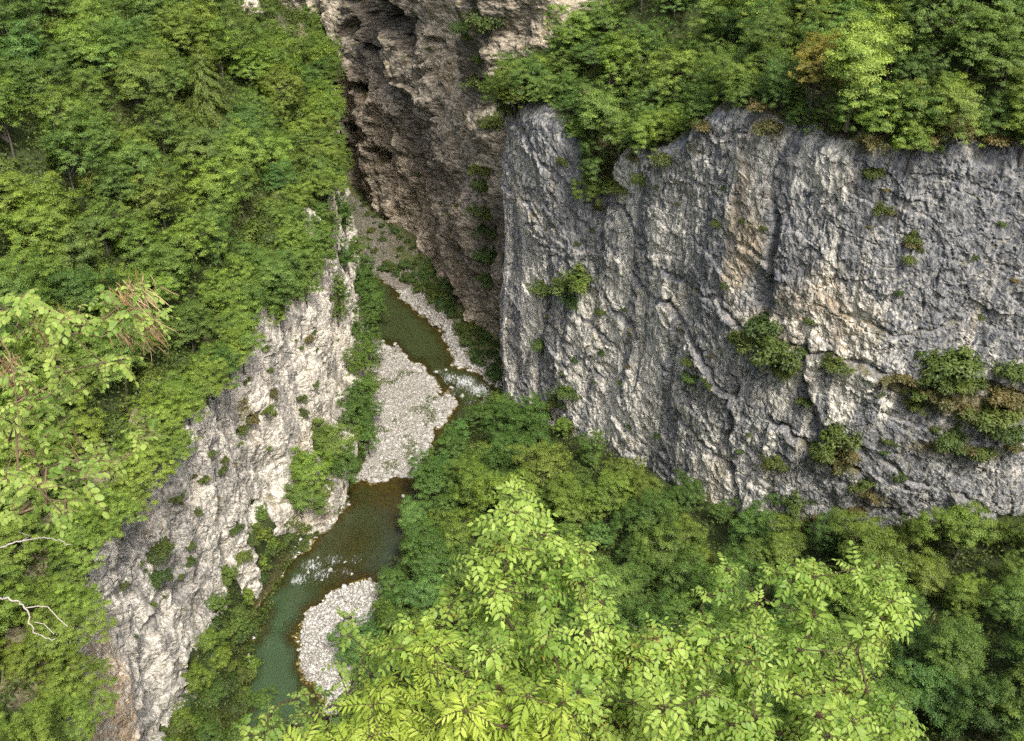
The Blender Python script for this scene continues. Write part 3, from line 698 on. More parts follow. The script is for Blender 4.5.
for c, d in zip(cand, dl):
    u, v, _ = project(c + [0, 0, 5])
    if any(math.hypot(u - a, v - b) < r for a, b, r in [(160, 4, 11), (246, 6, 15), (316, 212, 15), (306, 188, 10), (210, 108, 38)]): continue
    rim = d > -8
    near = c[1] < 100
    if n_left >= 300: break
    n_left += 1
    tone = pick_tone({'mid green': 6, 'fresh green': 6, 'yellow green': 1.5, 'deep green': 1.6, 'olive green': 1.6, 'blue green': .6} if not near else {'fresh green': 5, 'yellow green': 3, 'pale green': 5, 'mid green': .6})
    where = 'on the rim of the white cliff' if rim else ('on the near bank below the pod-bearing shrub' if near else ('high on the slope left of the gorge' if c[2] > 78 else 'on the slope behind the white cliff'))
    m = random.choice(FINE if near else CROWNS)
    s = random.uniform(.78, 1.1) * (.74 if rim else 1.0) * (1.12 if c[1] > 190 else .95) * (1.0 if not near else 1.05)
    tree('deciduous_tree', m, c - [0, 0, .2], s, random.uniform(0, 6.28), tone, f'{tone} broadleaf tree {where}', f'{tone} trees {where}', stretch=random.uniform(.9, 1.2) * (.9 if rim else 1))
p = at_t(210, 135, 0) ; u0 = ray(212, 130)
# the drooping conifer: found where its sight line meets the slope
tt = np.linspace(60, 320, 1500); Q = np.array([0, 0, CAMZ]) + u0 * tt[:, None]
j = np.argmax(Q[:, 2] < ground_fast(Q[:, 0], Q[:, 1])); SPR = Q[j]
tree('spruce_tree', make_spruce(5), SPR - [0, 0, .3], 1.12, .4, 'olive green', 'drooping dark conifer among broadleaf trees high on the left slope', cat='conifer')

# wooded slope below the grey wall
def ok_right(x, y):
    df, _ = FRONT.sd(x, y); da, _ = FAR.sd(x, y)
    return (df > 2.6) & (x > bank_right(y) + 1.7) & (y < 166) & (da > 3) & (y > 30)
pts = darts(7000, (-26, 110), (30, 170), ok_right, lambda x, y: 4.9, 2)
cand = np.column_stack([pts, ground_fast(pts[:, 0], pts[:, 1])]); cand = np.array([c for c in cand if in_frame(c) and c[2] < 75])
for c in cand:
    df = FRONT.sd(c[:1], c[1:2])[0][0]; edge = c[0] < bank_right(c[1]) + 9
    tone = pick_tone({'mid green': 3.5, 'deep green': 4.5, 'blue green': 1.4, 'olive green': 1.6, 'fresh green': .8})
    where = 'beside the river on the wooded bank' if edge else ('at the foot of the grey cliff' if df < 9 else 'in the wood below the grey cliff')
    s = random.choice([.55, .7, .8, .9, 1.02]) * random.uniform(.9, 1.1) * (.8 if df < 7 else 1) * (.85 if edge else 1)
    tree('broadleaf_tree', random.choice(CROWNS), c - [0, 0, .2], s, random.uniform(0, 6.28), tone, f'{tone} broadleaf tree {where}', f'{tone} trees {where}', stretch=random.uniform(.85, 1.1))

# wood on top of the grey wall
def ok_top(x, y):
    df, _ = FRONT.sd(x, y); da, _ = FAR.sd(x, y)
    return (df < -.5) & (df > -75) & (da > -2)
pts = darts(14000, (0, 150), (70, 235), ok_top, lambda x, y: 3.5, 3)
cand = np.column_stack([pts, ground_fast(pts[:, 0], pts[:, 1])])
dfa, sfa = FRONT.sd(cand[:, 0], cand[:, 1])
cand[:, 2] = np.where(dfa > -4.5, top_front(sfa) - .6, cand[:, 2])
keep = np.array([in_frame(c) for c in cand]); cand, dfa = cand[keep], dfa[keep]
vis = visible(cand + [0, 0, 8]) | (dfa > -6); cand, dfa = cand[vis], dfa[vis]
n_top = 0
sr = np.arange(20, FRONT.L - 95, 2.6); sr = sr + np.random.default_rng(14).uniform(-1, 1, len(sr)); dr = np.random.default_rng(15).uniform(-2.2, .2, len(sr))
rimp = FRONT.P(sr) + FRONT.N(sr) * dr[:, None]; rimp = np.column_stack([rimp, top_front(sr) - .8])
rimp = rimp[[bool(in_frame(q)) and random.random() < .9 for q in rimp]]
cand = np.vstack([rimp, cand[dfa < -2.5]]); dfa = np.concatenate([np.full(len(rimp), -1.), dfa[dfa < -2.5]])
for c, d in zip(cand, dfa):
    u, v, _ = project(c + [0, 0, 4])
    rim = d > -6
    if rim and 578 < u < 606 : continue
    tone = pick_tone({'mid green': 5, 'fresh green': 4, 'yellow green': .8, 'deep green': 2.4, 'olive green': 1.2})
    where = 'on the rim of the grey cliff' if rim else 'in the wood above the grey cliff'
    s = random.uniform(.66, 1.0) * (.78 if rim else 1)
    tree('hillside_tree', random.choice(CROWNS), c - [0, 0, .2], s, random.uniform(0, 6.28), tone, f'{tone} broadleaf tree {where}', f'{tone} trees {where}', stretch=random.uniform(.9, 1.2)); n_top += 1
print('trees', n_left, n_top, 0)
# trees that stand out on the rim and in the notch
def rim_tree(u, v, s, tone, label, out=.3, dz=-1.0, m=None, stretch=1.1):
    q = FRONT.hit(u, v)
    p = FRONT.P(np.array([q[0]]))[0] + FRONT.N(np.array([q[0]]))[0] * out
    tree('broadleaf_tree', m or random.choice(CROWNS), (p[0], p[1], q[1] + dz), s, random.uniform(0, 6.28), tone, label, stretch=stretch)
rim_tree(848, 112, 1.05, 'pale green', 'bright pale green tree overhanging the grey cliff rim beside a russet one', out=-.5, dz=-1)
rim_tree(806, 105, .80, 'russet', 'small russet tinged tree on the grey cliff rim', out=-1, dz=-.5)
rim_tree(590, 140, .95, 'mid green', 'upper mid green tree filling the notch in the grey cliff', out=-.5, dz=-2)
rim_tree(596, 172, .8, 'deep green', 'dark tree in the middle of the notch in the grey cliff', out=-.3, dz=-2.5)
rim_tree(592, 200, .62, 'olive green', 'lowest small olive tree at the foot of the notch in the grey cliff', out=-.3, dz=-2.2)
rim_tree(512, 90, .78, 'mid green', 'tree leaning over the outer corner of the grey cliff', out=-.5, dz=-2.5)
rim_tree(650, 148, .62, 'fresh green', 'fresh green tree drooping over the grey cliff rim next to a bare rock shoulder', out=.2, dz=-1.5)
rim_tree(912, 150, .60, 'fresh green', 'small bright tree hanging below the grey cliff rim beside a dry grass tuft', out=.3, dz=-2)

gH = np.random.default_rng(23)
for i in range(78):
    yH = gH.uniform(128, 240); sH = LEFT.s[np.argmin(np.abs(LEFT.p[:, 1] - yH))]; hH = gH.uniform(14, 41) if yH > 166 else gH.uniform(35, 41); pH = LEFT.P(np.array([sH]))[0] + LEFT.N(np.array([sH]))[0] * (float(disp_left(np.array([sH]), np.array([hH]))[0]) + .1)
    if 172 < pH[1] < 182 and 20 < hH < 34: continue
    tone = random.choice(['fresh green', 'mid green', 'mid green', 'deep green'])
    tree('hanging_tree', random.choice(CROWNS), (pH[0], pH[1], hH - 1.2), gH.uniform(.42, .70), random.uniform(0, 6.28), tone, f'{tone} small tree clinging to the far end of the white cliff', f'{tone} small trees clinging to the far end of the white cliff', stretch=1.15)
# trees along the foot of the white wall
def spot(u, v, z=None):
    r = ray(u, v); tt = np.linspace(60, 330, 2500); Q = np.array([0, 0, CAMZ]) + r * tt[:, None]
    j = np.argmax(Q[:, 2] < ground_fast(Q[:, 0], Q[:, 1])); return Q[j]
FOOT = [(362, 300, .42), (368, 325, .40), (360, 345, .42), (366, 365, .40), (360, 388, .46), (367, 405, .36), (357, 420, .46), (350, 440, .46), (362, 280, .38), (355, 262, .4), (364, 452, .36), (358, 300, .42), (364, 315, .45), (366, 425, .36)]
for i, (u, v, s) in enumerate(FOOT):
    p = at_z(u + 5, v, 1.2); tone = random.choice(['deep green', 'mid green', 'deep green'])
    tree('bank_tree', random.choice(CROWNS), p, s * 1.6, random.uniform(0, 6.28), tone, f'small {tone} tree between the white cliff and the upper gravel bar', f'{tone} small trees along the foot of the white cliff', stretch=1.25)
for u, v, s, z, tone, lab in [(330, 455, .72, 8, 'mid green', 'largest bushy tree on the rock step above the river bend'), (305, 480, .66, 9, 'fresh green', 'fresh green bushy tree on the rock step beside the white wall'), (342, 478, .6, 6.5, 'deep green', 'dark bushy tree at the outer tip of the rock step above the bend'), (300, 508, .52, 7.5, 'mid green', 'lowest bushy tree on the rock step above the river bend'), (322, 500, .45, 6, 'olive green', 'small olive bushy tree in the middle of the rock step')]:
    tree('bank_tree', random.choice(CROWNS), at_z(u, v, z) - [0, 0, 1.5], s * 1.35, random.uniform(0, 6.28), tone, lab)
TAL = [(262, 520, .42), (258, 538, .42), (270, 545, .34), (228, 580, .5), (246, 600, .42), (214, 610, .5), (236, 630, .55), (204, 648, .55), (222, 668, .6), (250, 668, .5), (190, 690, .6), (214, 706, .62), (240, 700, .55), (262, 705, .5), (180, 728, .6), (205, 745, .7), (238, 742, .66), (262, 560, .32), (234, 556, .4), (168, 760, .6), (270, 738, .6)]
for u, v, s in TAL:
    p = spot(u, v); tone = random.choice(['fresh green', 'mid green', 'mid green', 'deep green', 'yellow green'])
    tree('bank_tree', random.choice(CROWNS + FINE), p - [0, 0, 1.2], s * .85, random.uniform(0, 6.28), tone, f'small {tone} tree on the steep bank under the white cliff', f'{tone} small trees on the bank under the white cliff')
# bushes that fill the clearings of the left slope
gS = np.random.default_rng(29); TP = np.array([o.location[:] for o in bpy.data.objects if o.name.startswith(('deciduous_tree', 'spruce_tree'))])
xs_ = gS.uniform(-140, -36, 6000); ys_ = gS.uniform(36, 320, 6000); kk_ = (LEFT.sd(xs_, ys_)[0] < -1) & (LEFT.sd(xs_, ys_)[0] > -110); FS = []
for q in np.stack([xs_, ys_], 1)[kk_]:
    if len(FS) >= 150: break
    if ((TP[:, :2] - q) ** 2).sum(1).min() < 2.5 ** 2 or (FS and ((np.array(FS)[:, :2] - q) ** 2).sum(1).min() < 1.8 ** 2): continue
    d_, s_ = LEFT.sd(q[:1], q[1:2]); z_ = float(ground_fast(q[:1], q[1:2])[0]); z_ = max(z_, float(top_left(s_)[0]) - .45 * float(d_[0])) if d_[0] > -8 else z_
    p_ = np.array([q[0], q[1], z_])
    if in_frame(p_, 1, 10, 10) and visible(p_ + [0, 0, 3])[0]: FS.append(p_)
for p_ in FS:
    tone = random.choice(['fresh green', 'mid green', 'pale green'])
    tree('hillside_shrub', random.choice(SHRUBS), p_, random.uniform(1.7, 2.7), random.uniform(0, 6.28), tone, f'{tone} bush between the trees of the left slope', f'{tone} bushes between the trees of the left slope', 'shrub', 1.2, ('stem', 'foliage'))
print('fill', len(FS))
# undergrowth that covers the forest floor
g = np.random.default_rng(12)
def scatter(n, xr, yr, ok, zf=None):
    x = g.uniform(*xr, n); y = g.uniform(*yr, n); k = ok(x, y); x, y = x[k], y[k]
    return np.stack([x, y, ground_fast(x, y)], 1)
ku = lambda x, y: (LEFT.sd(x, y)[0] > .2) & (x < bank_left(y) + .8) & (water_sd(x, y) < -.2)
xs_ = g.uniform(-50, -26, 5000); ys_ = g.uniform(60, 150, 5000); kk_ = ku(xs_, ys_); BS = []
for q in np.stack([xs_, ys_], 1)[kk_]:
    if not BS or ((np.array(BS) - q) ** 2).sum(1).min() > 1.25 ** 2: BS.append(q)
for q in BS[:190]:
    tone = random.choice(['fresh green', 'mid green', 'olive green', 'deep green'])
    tree('bank_shrub', random.choice(SHRUBS), (q[0], q[1], ground_fast(q[0], q[1])), random.uniform(.9, 1.9), random.uniform(0, 6.28), tone, f'{tone} shrub on the steep foot of the white cliff', f'{tone} shrubs on the foot of the white cliff', 'shrub', 1.0, ('stem', 'foliage'))
Pu = np.concatenate([scatter(560000, (-130, -30), (30, 320), lambda x, y: (LEFT.sd(x, y)[0] < -.5)), scatter(170000, (-26, 100), (34, 168), lambda x, y: (FRONT.sd(x, y)[0] > .8) & (x > bank_right(y) + .8)),
    scatter(190000, (0, 130), (70, 220), lambda x, y: (FRONT.sd(x, y)[0] < -.6) & (FAR.sd(x, y)[0] > -3)), scatter(60000, (-50, -28), (60, 132), lambda x, y: (LEFT.sd(x, y)[0] > .3) & (x < bank_left(y) + .3))])
uu, vv, _ = project(Pu); Pu = Pu[(uu > -150) & (uu < 1170) & (vv > -150) & (vv < 880)]
n = len(Pu); hgt = np.maximum(0, fbm(Pu[:, 0] / 2.6, Pu[:, 1] / 2.6, 0, 3, 81) + .5); dL_, sL_ = LEFT.sd(Pu[:, 0], Pu[:, 1]); dF_, sF_ = FRONT.sd(Pu[:, 0], Pu[:, 1])
Pu[:, 2] = np.where((dL_ < -.3) & (dL_ > -8), np.maximum(Pu[:, 2], top_left(sL_) - .3 - .45 * dL_), Pu[:, 2])
Pu[:, 2] = np.where((dF_ < -.3) & (dF_ > -8), np.maximum(Pu[:, 2], top_front(sF_) - .3 - .45 * dF_), Pu[:, 2])
far_ = (FRONT.sd(Pu[:, 0], Pu[:, 1])[0] < -2) | (LEFT.sd(Pu[:, 0], Pu[:, 1])[0] < -3); Pu[:, 2] += g.random(n) ** .6 * (.3 + 2.0 * hgt * np.where(far_, 1.0, .6))
N = unit(np.array([0, 0, 1.]) + .7 * g.normal(size=(n, 3))); D = unit(g.normal(size=(n, 3))); L = g.uniform(.28, .55, n)
V, F = leaf_sprays(Pu, N, D, L, L * .55, g)
o = obj('undergrowth', make_mesh('undergrowth', V, F, M_BUSH, False, dict(tone=np.repeat(np.clip(g.normal(.35, .25, n), 0, 1), 4))))
o.color = (.95, 1, .9, 1); tag(o, 'low leafy undergrowth covering the forest floor', 'undergrowth', kind='stuff')
# ------------------------------------------------------------------ plants on the rock faces
def wall_plant(wall, disp, u, v, s, tone, label, dry=False, group=None, stretch=1.0):
    q = on_wall(wall, disp, u, v, .10 * s)
    if q is None: return
    p, n = q
    m = random.choice(DRYS if dry else SHRUBS); s *= (1.1 if dry else 1.25) * random.uniform(.85, 1.15); stretch = random.uniform(.7, 1.25)
    tree('grass_tuft' if dry else 'cliff_shrub', m, p, s, random.uniform(0, 6.28), tone, label, group, 'grass tuft' if dry else 'shrub', stretch, ('stem', 'foliage'))
R = lambda *a: wall_plant(FRONT, disp_front, *a)
GREEN = [
 (506, 110, 1.8, 'mid green', 'bush on the very top of the outer corner of the grey cliff'),
 (546, 290, 1.9, 'mid green', 'left bush of the row on the small ledge of the grey pillar'), (566, 284, 2.3, 'mid green', 'middle bush of the row on the small ledge of the grey pillar'), (588, 282, 2.5, 'fresh green', 'right bush of the row on the small ledge of the grey pillar'), (574, 302, 1.7, 'deep green', 'bush hanging under the row on the pillar ledge'),
 (540, 345, 1.2, 'mid green', 'lone bush low on the grey pillar'), (572, 393, 2.2, 'mid green', 'bush just above the treetops at the pillar foot'), (558, 404, 2.0, 'olive green', 'olive bush touching the treetops at the pillar foot'), (600, 310, .8, 'olive green', 'tiny bush right of the pillar ledge'),
 (622, 188, 1.6, 'fresh green', 'rounded bush right of the notch in the grey cliff'), (640, 180, 1.0, 'olive green', 'small olive bush beside the notch bush'), (664, 158, 1.5, 'olive green', 'olive bush drooping under the rim beside the rock shoulder'), (566, 162, .9, 'olive green', 'little olive bush on the pillar face near the rim'),
 (762, 328, 2.44, 'deep green', 'dark bush at the upper end of the slanting ledge'), (745, 338, 1.59, 'olive green', 'olive bush left on the slanting ledge'), (778, 352, 2.68, 'mid green', 'biggest bush on the slanting ledge in mid cliff'), (786, 372, 1.59, 'fresh green', 'fresh green bush hanging at the lower end of the slanting ledge'),
 (836, 366, 1.34, 'olive green', 'small round bush on the crack right of the slanting ledge'), (692, 380, 1.46, 'deep green', 'dark bush in the recess left of the slanting ledge'), (690, 362, .9, 'olive green', 'small olive bush in the recess in mid cliff'), (804, 400, .9, 'mid green', 'small bush under the crack in mid cliff'),
 (838, 438, 2.07, 'fresh green', 'pointed bush on top of the dry grass mound'), (828, 452, 1.83, 'mid green', 'lower left bush on the dry grass mound'), (902, 474, 1.2, 'deep green', 'round dark bush on the lowest crack'), (868, 484, .9, 'mid green', 'small bush left of the lowest crack'),
 (955, 362, 2.44, 'mid green', 'tallest bush on the wide grassy ledge'), (938, 378, 2.07, 'mid green', 'left bush on the wide grassy ledge'), (962, 384, 2.32, 'fresh green', 'bright bush in the middle of the wide grassy ledge'), (915, 392, 1.34, 'fresh green', 'small fresh bush at the left lip of the wide grassy ledge'), (912, 406, 1.22, 'fresh green', 'bush hanging under the left lip of the wide grassy ledge'),
 (985, 418, 2.44, 'mid green', 'broad bush under the wide grassy ledge'), (1005, 430, 2.20, 'deep green', 'dark bush right under the wide grassy ledge'), (1020, 372, 1.95, 'mid green', 'bush at the cut right end of the wide grassy ledge'), (952, 440, 1.83, 'mid green', 'left bush on the lower grassy step'), (975, 450, 1.59, 'olive green', 'olive bush on the lower grassy step'), (1000, 415, 1.4, 'olive green', 'olive bush amid dry grass under the wide ledge'),
 (800, 505, 1.5, 'mid green', 'bush on the cliff just above the wood'), (790, 520, 1.6, 'olive green', 'olive bush where cliff and wood meet'), (860, 488, 1.0, 'olive green', 'small olive bush low on the cliff'), (884, 210, 1.0, 'olive green', 'lone tuft bush high on the dark wall'), (912, 240, 1.0, 'olive green', 'lower lone bush high on the dark wall'), (870, 172, 1.1, 'olive green', 'bush just under the rim on the dark wall'), (720, 225, .7, 'olive green', 'tiny bush left of the ochre streak'), (775, 462, 1.34, 'olive green', 'olive bush left of the dry grass mound'), (905, 258, .8, 'olive green', 'faint tuft below the lone bush on the dark wall')]
for a in GREEN: R(*a)
DRY = [(905, 378, 1.3, 'mid green', 'dry golden grass at the left tip of the wide ledge'), (925, 392, 1.5, 'mid green', 'rusty grass hanging from the wide ledge'), (945, 402, 1.6, 'mid green', 'rusty grass curtain under the tallest ledge bush'), (890, 380, 1.0, 'mid green', 'thin dry grass where the wide ledge begins'), (998, 396, 1.8, 'mid green', 'broad golden grass right of the tallest ledge bush'), (1016, 402, 1.6, 'mid green', 'golden grass at the cut end of the wide ledge'), (970, 408, 1.5, 'mid green', 'golden grass under the bright ledge bush'),
 (852, 455, 1.5, 'mid green', 'golden grass apron of the pointed bush'), (842, 462, 1.4, 'mid green', 'rusty lower edge of the grass mound'), (772, 465, 1.2, 'mid green', 'dry grass patch left of the grass mound'), (768, 345, 1.0, 'mid green', 'dry grass on the slanting ledge'), (870, 495, 1.2, 'mid green', 'dry grass patch low beside the lowest crack'), (855, 508, 1.2, 'mid green', 'dry grass just above the wood'), (820, 516, 1.1, 'mid green', 'dry grass strip over the treetops'), (960, 448, 1.1, 'mid green', 'dry grass on the lower grassy step'), (1010, 445, 1.4, 'mid green', 'dry grass right on the lower grassy step'),
 (775, 128, 1.4, 'mid green', 'dry grass cushion on the rock shoulder under the rim'), (760, 108, 1.2, 'mid green', 'rusty grass under the rim by the rock shoulder'), (868, 142, 1.4, 'mid green', 'rusty grass under the pale green rim tree'), (890, 212, .8, 'mid green', 'dry tuft beside the lone bush on the dark wall'), (912, 244, .9, 'mid green', 'dry tuft under the lower lone bush'), (706, 128, 1.3, 'mid green', 'rusty grass left of the rock shoulder'), (960, 135, 1.4, 'mid green', 'rusty grass on the rim of the dark wall'), (1000, 140, 1.4, 'mid green', 'rusty grass at the right end of the rim'), (635, 158, 1.0, 'mid green', 'rusty grass under the rim beside the notch'), (598, 206, .9, 'mid green', 'dry grass at the foot of the notch'), (926, 138, 1.2, 'mid green', 'rusty grass on the rim beside the hanging tree')]
for a in DRY: R(*a[:5], True)
Lw = lambda *a: wall_plant(LEFT, disp_left, *a)
for a in [(262, 412, 1.2, 'fresh green', 'fresh bush on the upper part of the white wall'), (240, 430, 1.1, 'olive green', 'olive bush near the rim of the white wall'), (300, 415, .9, 'mid green', 'small bush in mid white wall'), (298, 400, .8, 'mid green', 'tiny bush above the mid wall bush'), (155, 552, 1.6, 'mid green', 'bush in the groove of the near white wall'), (158, 575, 1.4, 'deep green', 'dark bush lower in the groove of the near white wall'), (190, 560, .9, 'mid green', 'tiny bush right of the groove in the white wall'), (232, 530, 1.2, 'mid green', 'bush low on the white wall above the bank'), (240, 555, 1.4, 'fresh green', 'fresh bush where white wall and bank meet'), (250, 540, 1.3, 'mid green', 'bush on the lip of the lower rock step'), (315, 385, .8, 'olive green', 'tiny olive bush near the far end of the white wall'), (330, 300, .9, 'olive green', 'olive bush high at the far end of the white wall'), (222, 470, .8, 'mid green', 'small bush under the rim of the near white wall'), (175, 500, .8, 'olive green', 'small olive bush high on the near white wall')]: Lw(*a)
for a in [(250, 420, 1.2, 'mid green', 'rusty grass near the rim of the white wall'), (272, 395, 1.1, 'mid green', 'rusty grass on the rim of the white wall'), (305, 340, 1.0, 'mid green', 'rusty grass beneath the trees at the far white wall')]: Lw(*a[:5], True)
Fw = lambda *a: wall_plant(FAR, disp_far, *a)
for a in [(493, 25, 2.7, 'mid green', 'bush high in the cleft between brown and grey wall'), (488, 215, 2.4, 'mid green', 'bush in mid cleft between brown and grey wall'), (492, 232, 2.7, 'deep green', 'dark bush lower in the cleft between the walls'), (486, 170, 2.0, 'olive green', 'olive bush in the cleft beside the grey pillar'), (490, 125, 2.4, 'olive green', 'mossy bush on the cleft edge of the brown wall'), (484, 190, 1.8, 'mid green', 'small bush in the cleft beside the grey pillar'), (463, 30, 1.4, 'deep green', 'tiny bush on the ochre part of the brown wall'), (470, 38, 1.2, 'olive green', 'tiny olive bush on the ochre part of the brown wall'), (485, 85, 2.1, 'olive green', 'olive bush left of the corner tree'), (478, 60, 1.4, 'mid green', 'small bush below the ochre patch of the brown wall'), (490, 260, 2.2, 'deep green', 'dark bush low in the cleft'), (491, 280, 2.0, 'deep green', 'lowest dark bush in the cleft')]: Fw(*a)

g = np.random.default_rng(66)
for i in range(60):
    u, v = g.uniform(505, 1020), g.uniform(165, 480)
    if v > 400 + (u - 520) * .45: continue
    wall_plant(FRONT, disp_front, u, v, g.uniform(.28, .6), random.choice(['olive green', 'mid green', 'deep green']), 'tiny green plant rooted in a crack of the grey cliff', g.random() < .25, 'tiny plants dotted over the grey cliff')
for i in range(40):
    v = g.uniform(300, 640); u = 345 - (v - 280) * .62 + g.uniform(-40, 30)
    wall_plant(LEFT, disp_left, u, v, g.uniform(.28, .65), random.choice(['olive green', 'mid green', 'fresh green']), 'tiny green plant rooted in a crack of the white cliff', g.random() < .25, 'tiny plants dotted over the white cliff')
for i in range(16):
    wall_plant(FAR, disp_far, g.uniform(395, 490), g.uniform(40, 300), g.uniform(.3, .6), random.choice(['olive green', 'deep green']), 'tiny dark plant rooted in a crack of the brown cliff', False, 'tiny plants dotted over the brown cliff')

# ------------------------------------------------------------------ river banks: stones, boulders, grass
def rock_mat(name, a, b):
    k = NT(name); iso = k.coord(); oi = k.n('ShaderNodeObjectInfo'); n = k.noise(iso, 5, 4, .65)
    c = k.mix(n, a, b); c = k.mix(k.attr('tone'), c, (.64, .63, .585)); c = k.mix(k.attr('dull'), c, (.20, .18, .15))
    return k.done(k.principled(c, .85, k.bump(n, .4, .04), .3).outputs[0])
M_STONE = rock_mat('river stone', (.26, .255, .225), (.44, .43, .385))
ICO_V = []
ph = (1 + 5 ** .5) / 2
for a in (-1, 1):
    for b in (-ph, ph): ICO_V += [(0, a, b), (a, b, 0), (b, 0, a)]
ICO_V = unit(np.array(ICO_V, float))
def ico_faces():
    f = []; e = min(np.linalg.norm(ICO_V[0] - ICO_V[i]) for i in range(1, 12)) * 1.05
    for i in range(12):
        for j in range(i + 1, 12):
            for k_ in range(j + 1, 12):
                if all(np.linalg.norm(ICO_V[p] - ICO_V[q]) < e for p, q in ((i, j), (j, k_), (i, k_))):
                    n = np.cross(ICO_V[j] - ICO_V[i], ICO_V[k_] - ICO_V[i]); f.append((i, j, k_) if n @ ICO_V[i] > 0 else (i, k_, j))
    return np.array(f)
ICO_F = ico_faces()
def stones(P, R_, seed):
    g = np.random.default_rng(seed); n = len(P)
    V = ICO_V[None] * (1 + .22 * g.normal(size=(n, 12, 1))) * g.uniform(.6, 1.25, (n, 1, 3)) * np.array([1, 1, .62])
    a = g.uniform(0, 6.28, n); c, s = np.cos(a)[:, None], np.sin(a)[:, None]
    X = V[..., 0] * c - V[..., 1] * s; Y = V[..., 0] * s + V[..., 1] * c
    V = np.stack([X, Y, V[..., 2]], -1) * R_[:, None, None] + P[:, None]
    F = (ICO_F[None] + (np.arange(n) * 12)[:, None, None]).reshape(-1, 3)
    return V.reshape(-1, 3), F
g = np.random.default_rng(31)
x = g.uniform(-48, -2, 260000); y = g.uniform(55, 262, 260000)
ws = water_sd(x, y); z = ground_fast(x, y)
inb = (x > bank_left(y) - .5) & (x < bank_right(y) + 1.5) & (ws < .5) & (z < 2.0) & (FRONT.sd(x, y)[0] > .5)
inb |= (y > 165) & (ws < .4) & (ws > -.9 - .8 * g.random(len(x))) & (FAR.sd(x, y)[0] > 2) & (x > -46)
inb |= (y > 222) & (ws < 0) & (FAR.sd(x, y)[0] > 2) & (FAR.sd(x, y)[0] < 16) & (LEFT.sd(x, y)[0] > 1)
k = inb; P = np.stack([x[k], y[k], z[k]], 1); P = P[:50000]; n = len(P)
rr = np.minimum(.06 + .07 * g.exponential(1, n), .5); rr *= 1 + .8 * np.exp(-((water_sd(P[:, 0], P[:, 1]) + .3) / .8) ** 2) * (P[:, 1] > 130)
P[:, 2] += .25 * rr
V, F = stones(P, rr, 5)
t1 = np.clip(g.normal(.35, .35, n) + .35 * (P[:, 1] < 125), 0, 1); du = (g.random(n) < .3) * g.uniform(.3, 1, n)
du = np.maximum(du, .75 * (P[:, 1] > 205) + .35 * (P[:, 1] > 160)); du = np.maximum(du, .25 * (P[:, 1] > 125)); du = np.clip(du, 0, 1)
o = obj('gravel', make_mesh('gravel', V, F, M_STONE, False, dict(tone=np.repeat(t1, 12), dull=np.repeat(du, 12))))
tag(o, 'pale rounded stones covering the gravel bars and river edges', 'gravel', kind='stuff')
def boulder_mesh(seed):
    import bmesh
    bm = bmesh.new(); bmesh.ops.create_icosphere(bm, subdivisions=3, radius=1)
    g = np.random.default_rng(seed); co = np.array([v.co[:] for v in bm.verts]); d = 1 + .28 * fbm(co[:, 0] * 1.1 + seed, co[:, 1] * 1.1, co[:, 2] * 1.1, 3, seed)
    for _ in range(5):
        nn = unit(g.normal(size=3)); c0 = g.uniform(.55, .8); pr = (co * d[:, None]) @ nn; d = np.where(pr > c0, d * (c0 / np.maximum(pr, 1e-6)) ** .8, d)
    for v, q, s in zip(bm.verts, co, d): v.co = q * s * np.array([1, .85, .7])
    me = bpy.data.meshes.new('boulder'); bm.to_mesh(me); bm.free(); me.materials.append(M_STONE)
    for nm, val in (('tone', g.uniform(0, .7)), ('dull', g.uniform(0, .35))):
        at = me.attributes.new(nm, 'FLOAT', 'POINT'); at.data.foreach_set('value', np.full(len(me.vertices), val, np.float32))
    return me
BOUL = [boulder_mesh(300 + i) for i in range(6)]
for i, (u, v, r, lab) in enumerate([(369, 285, .6, 'small white boulder in the far dark pool'), (383, 341, .55, 'white boulder at the upstream tip of the large gravel bar'), (395, 344, .5, 'second white boulder along the upstream tip of the large gravel bar'), (414, 368, .7, 'pale boulder on the pool edge of the large gravel bar'), (421, 372, .55, 'boulder beside the pale one at the head of the rapids')]
  + [(q[0], q[1], q[2], 'pale boulder breaking the white water of the upper rapids') for q in [(432, 380, .5), (440, 392, .55), (446, 370, .45), (452, 388, .5), (458, 378, .4), (462, 396, .6), (470, 384, .45), (478, 396, .5), (447, 400, .6), (436, 372, .4), (468, 370, .45)]]
  + [(q[0], q[1], q[2], 'brown boulder breaking the lower rapids above the bend') for q in [(318, 558, .35), (330, 570, .4), (308, 572, .35), (322, 580, .3), (345, 562, .3), (352, 574, .3)]]
  + [(403, 496, .5, 'wet boulder at the mouth of the side channel')]):
    p = at_z(u, v, .1)
    o = obj('boulder', BOUL[i % 6], None, p); s = r * random.uniform(.85, 1.1); o.scale = (s, s, s); o.rotation_euler = (random.uniform(-.3, .3), random.uniform(-.3, .3), random.uniform(0, 6.28))
    tag(o, lab, 'boulder', ('boulders in the upper rapids' if 'upper rapids' in lab else 'boulders in the lower rapids') if 'breaking' in lab else None)
# driftwood on the upper bar
a_, b_ = at_z(392, 419, .45), at_z(422, 419, .5); t = np.linspace(0, 1, 9)[:, None]
A = Acc(); A.add(*tube(a_ + (b_ - a_) * t + np.array([0, .3, .12]) * np.sin(t * 4), np.linspace(.16, .07, 9), 6)); A.add(*tube(a_ + (b_ - a_) * .6 + np.array([[0, 0, 0], [.5, .6, .3], [.8, 1.3, .5]]), [.07, .05, .02], 5))
M_DRIFT = bark_material('bleached wood', (.22, .18, .14), (.42, .38, .32))
tag(obj('driftwood_log', A.mesh('driftwood_log', M_DRIFT, True)), 'thin dark driftwood log lying across the large gravel bar', 'log')
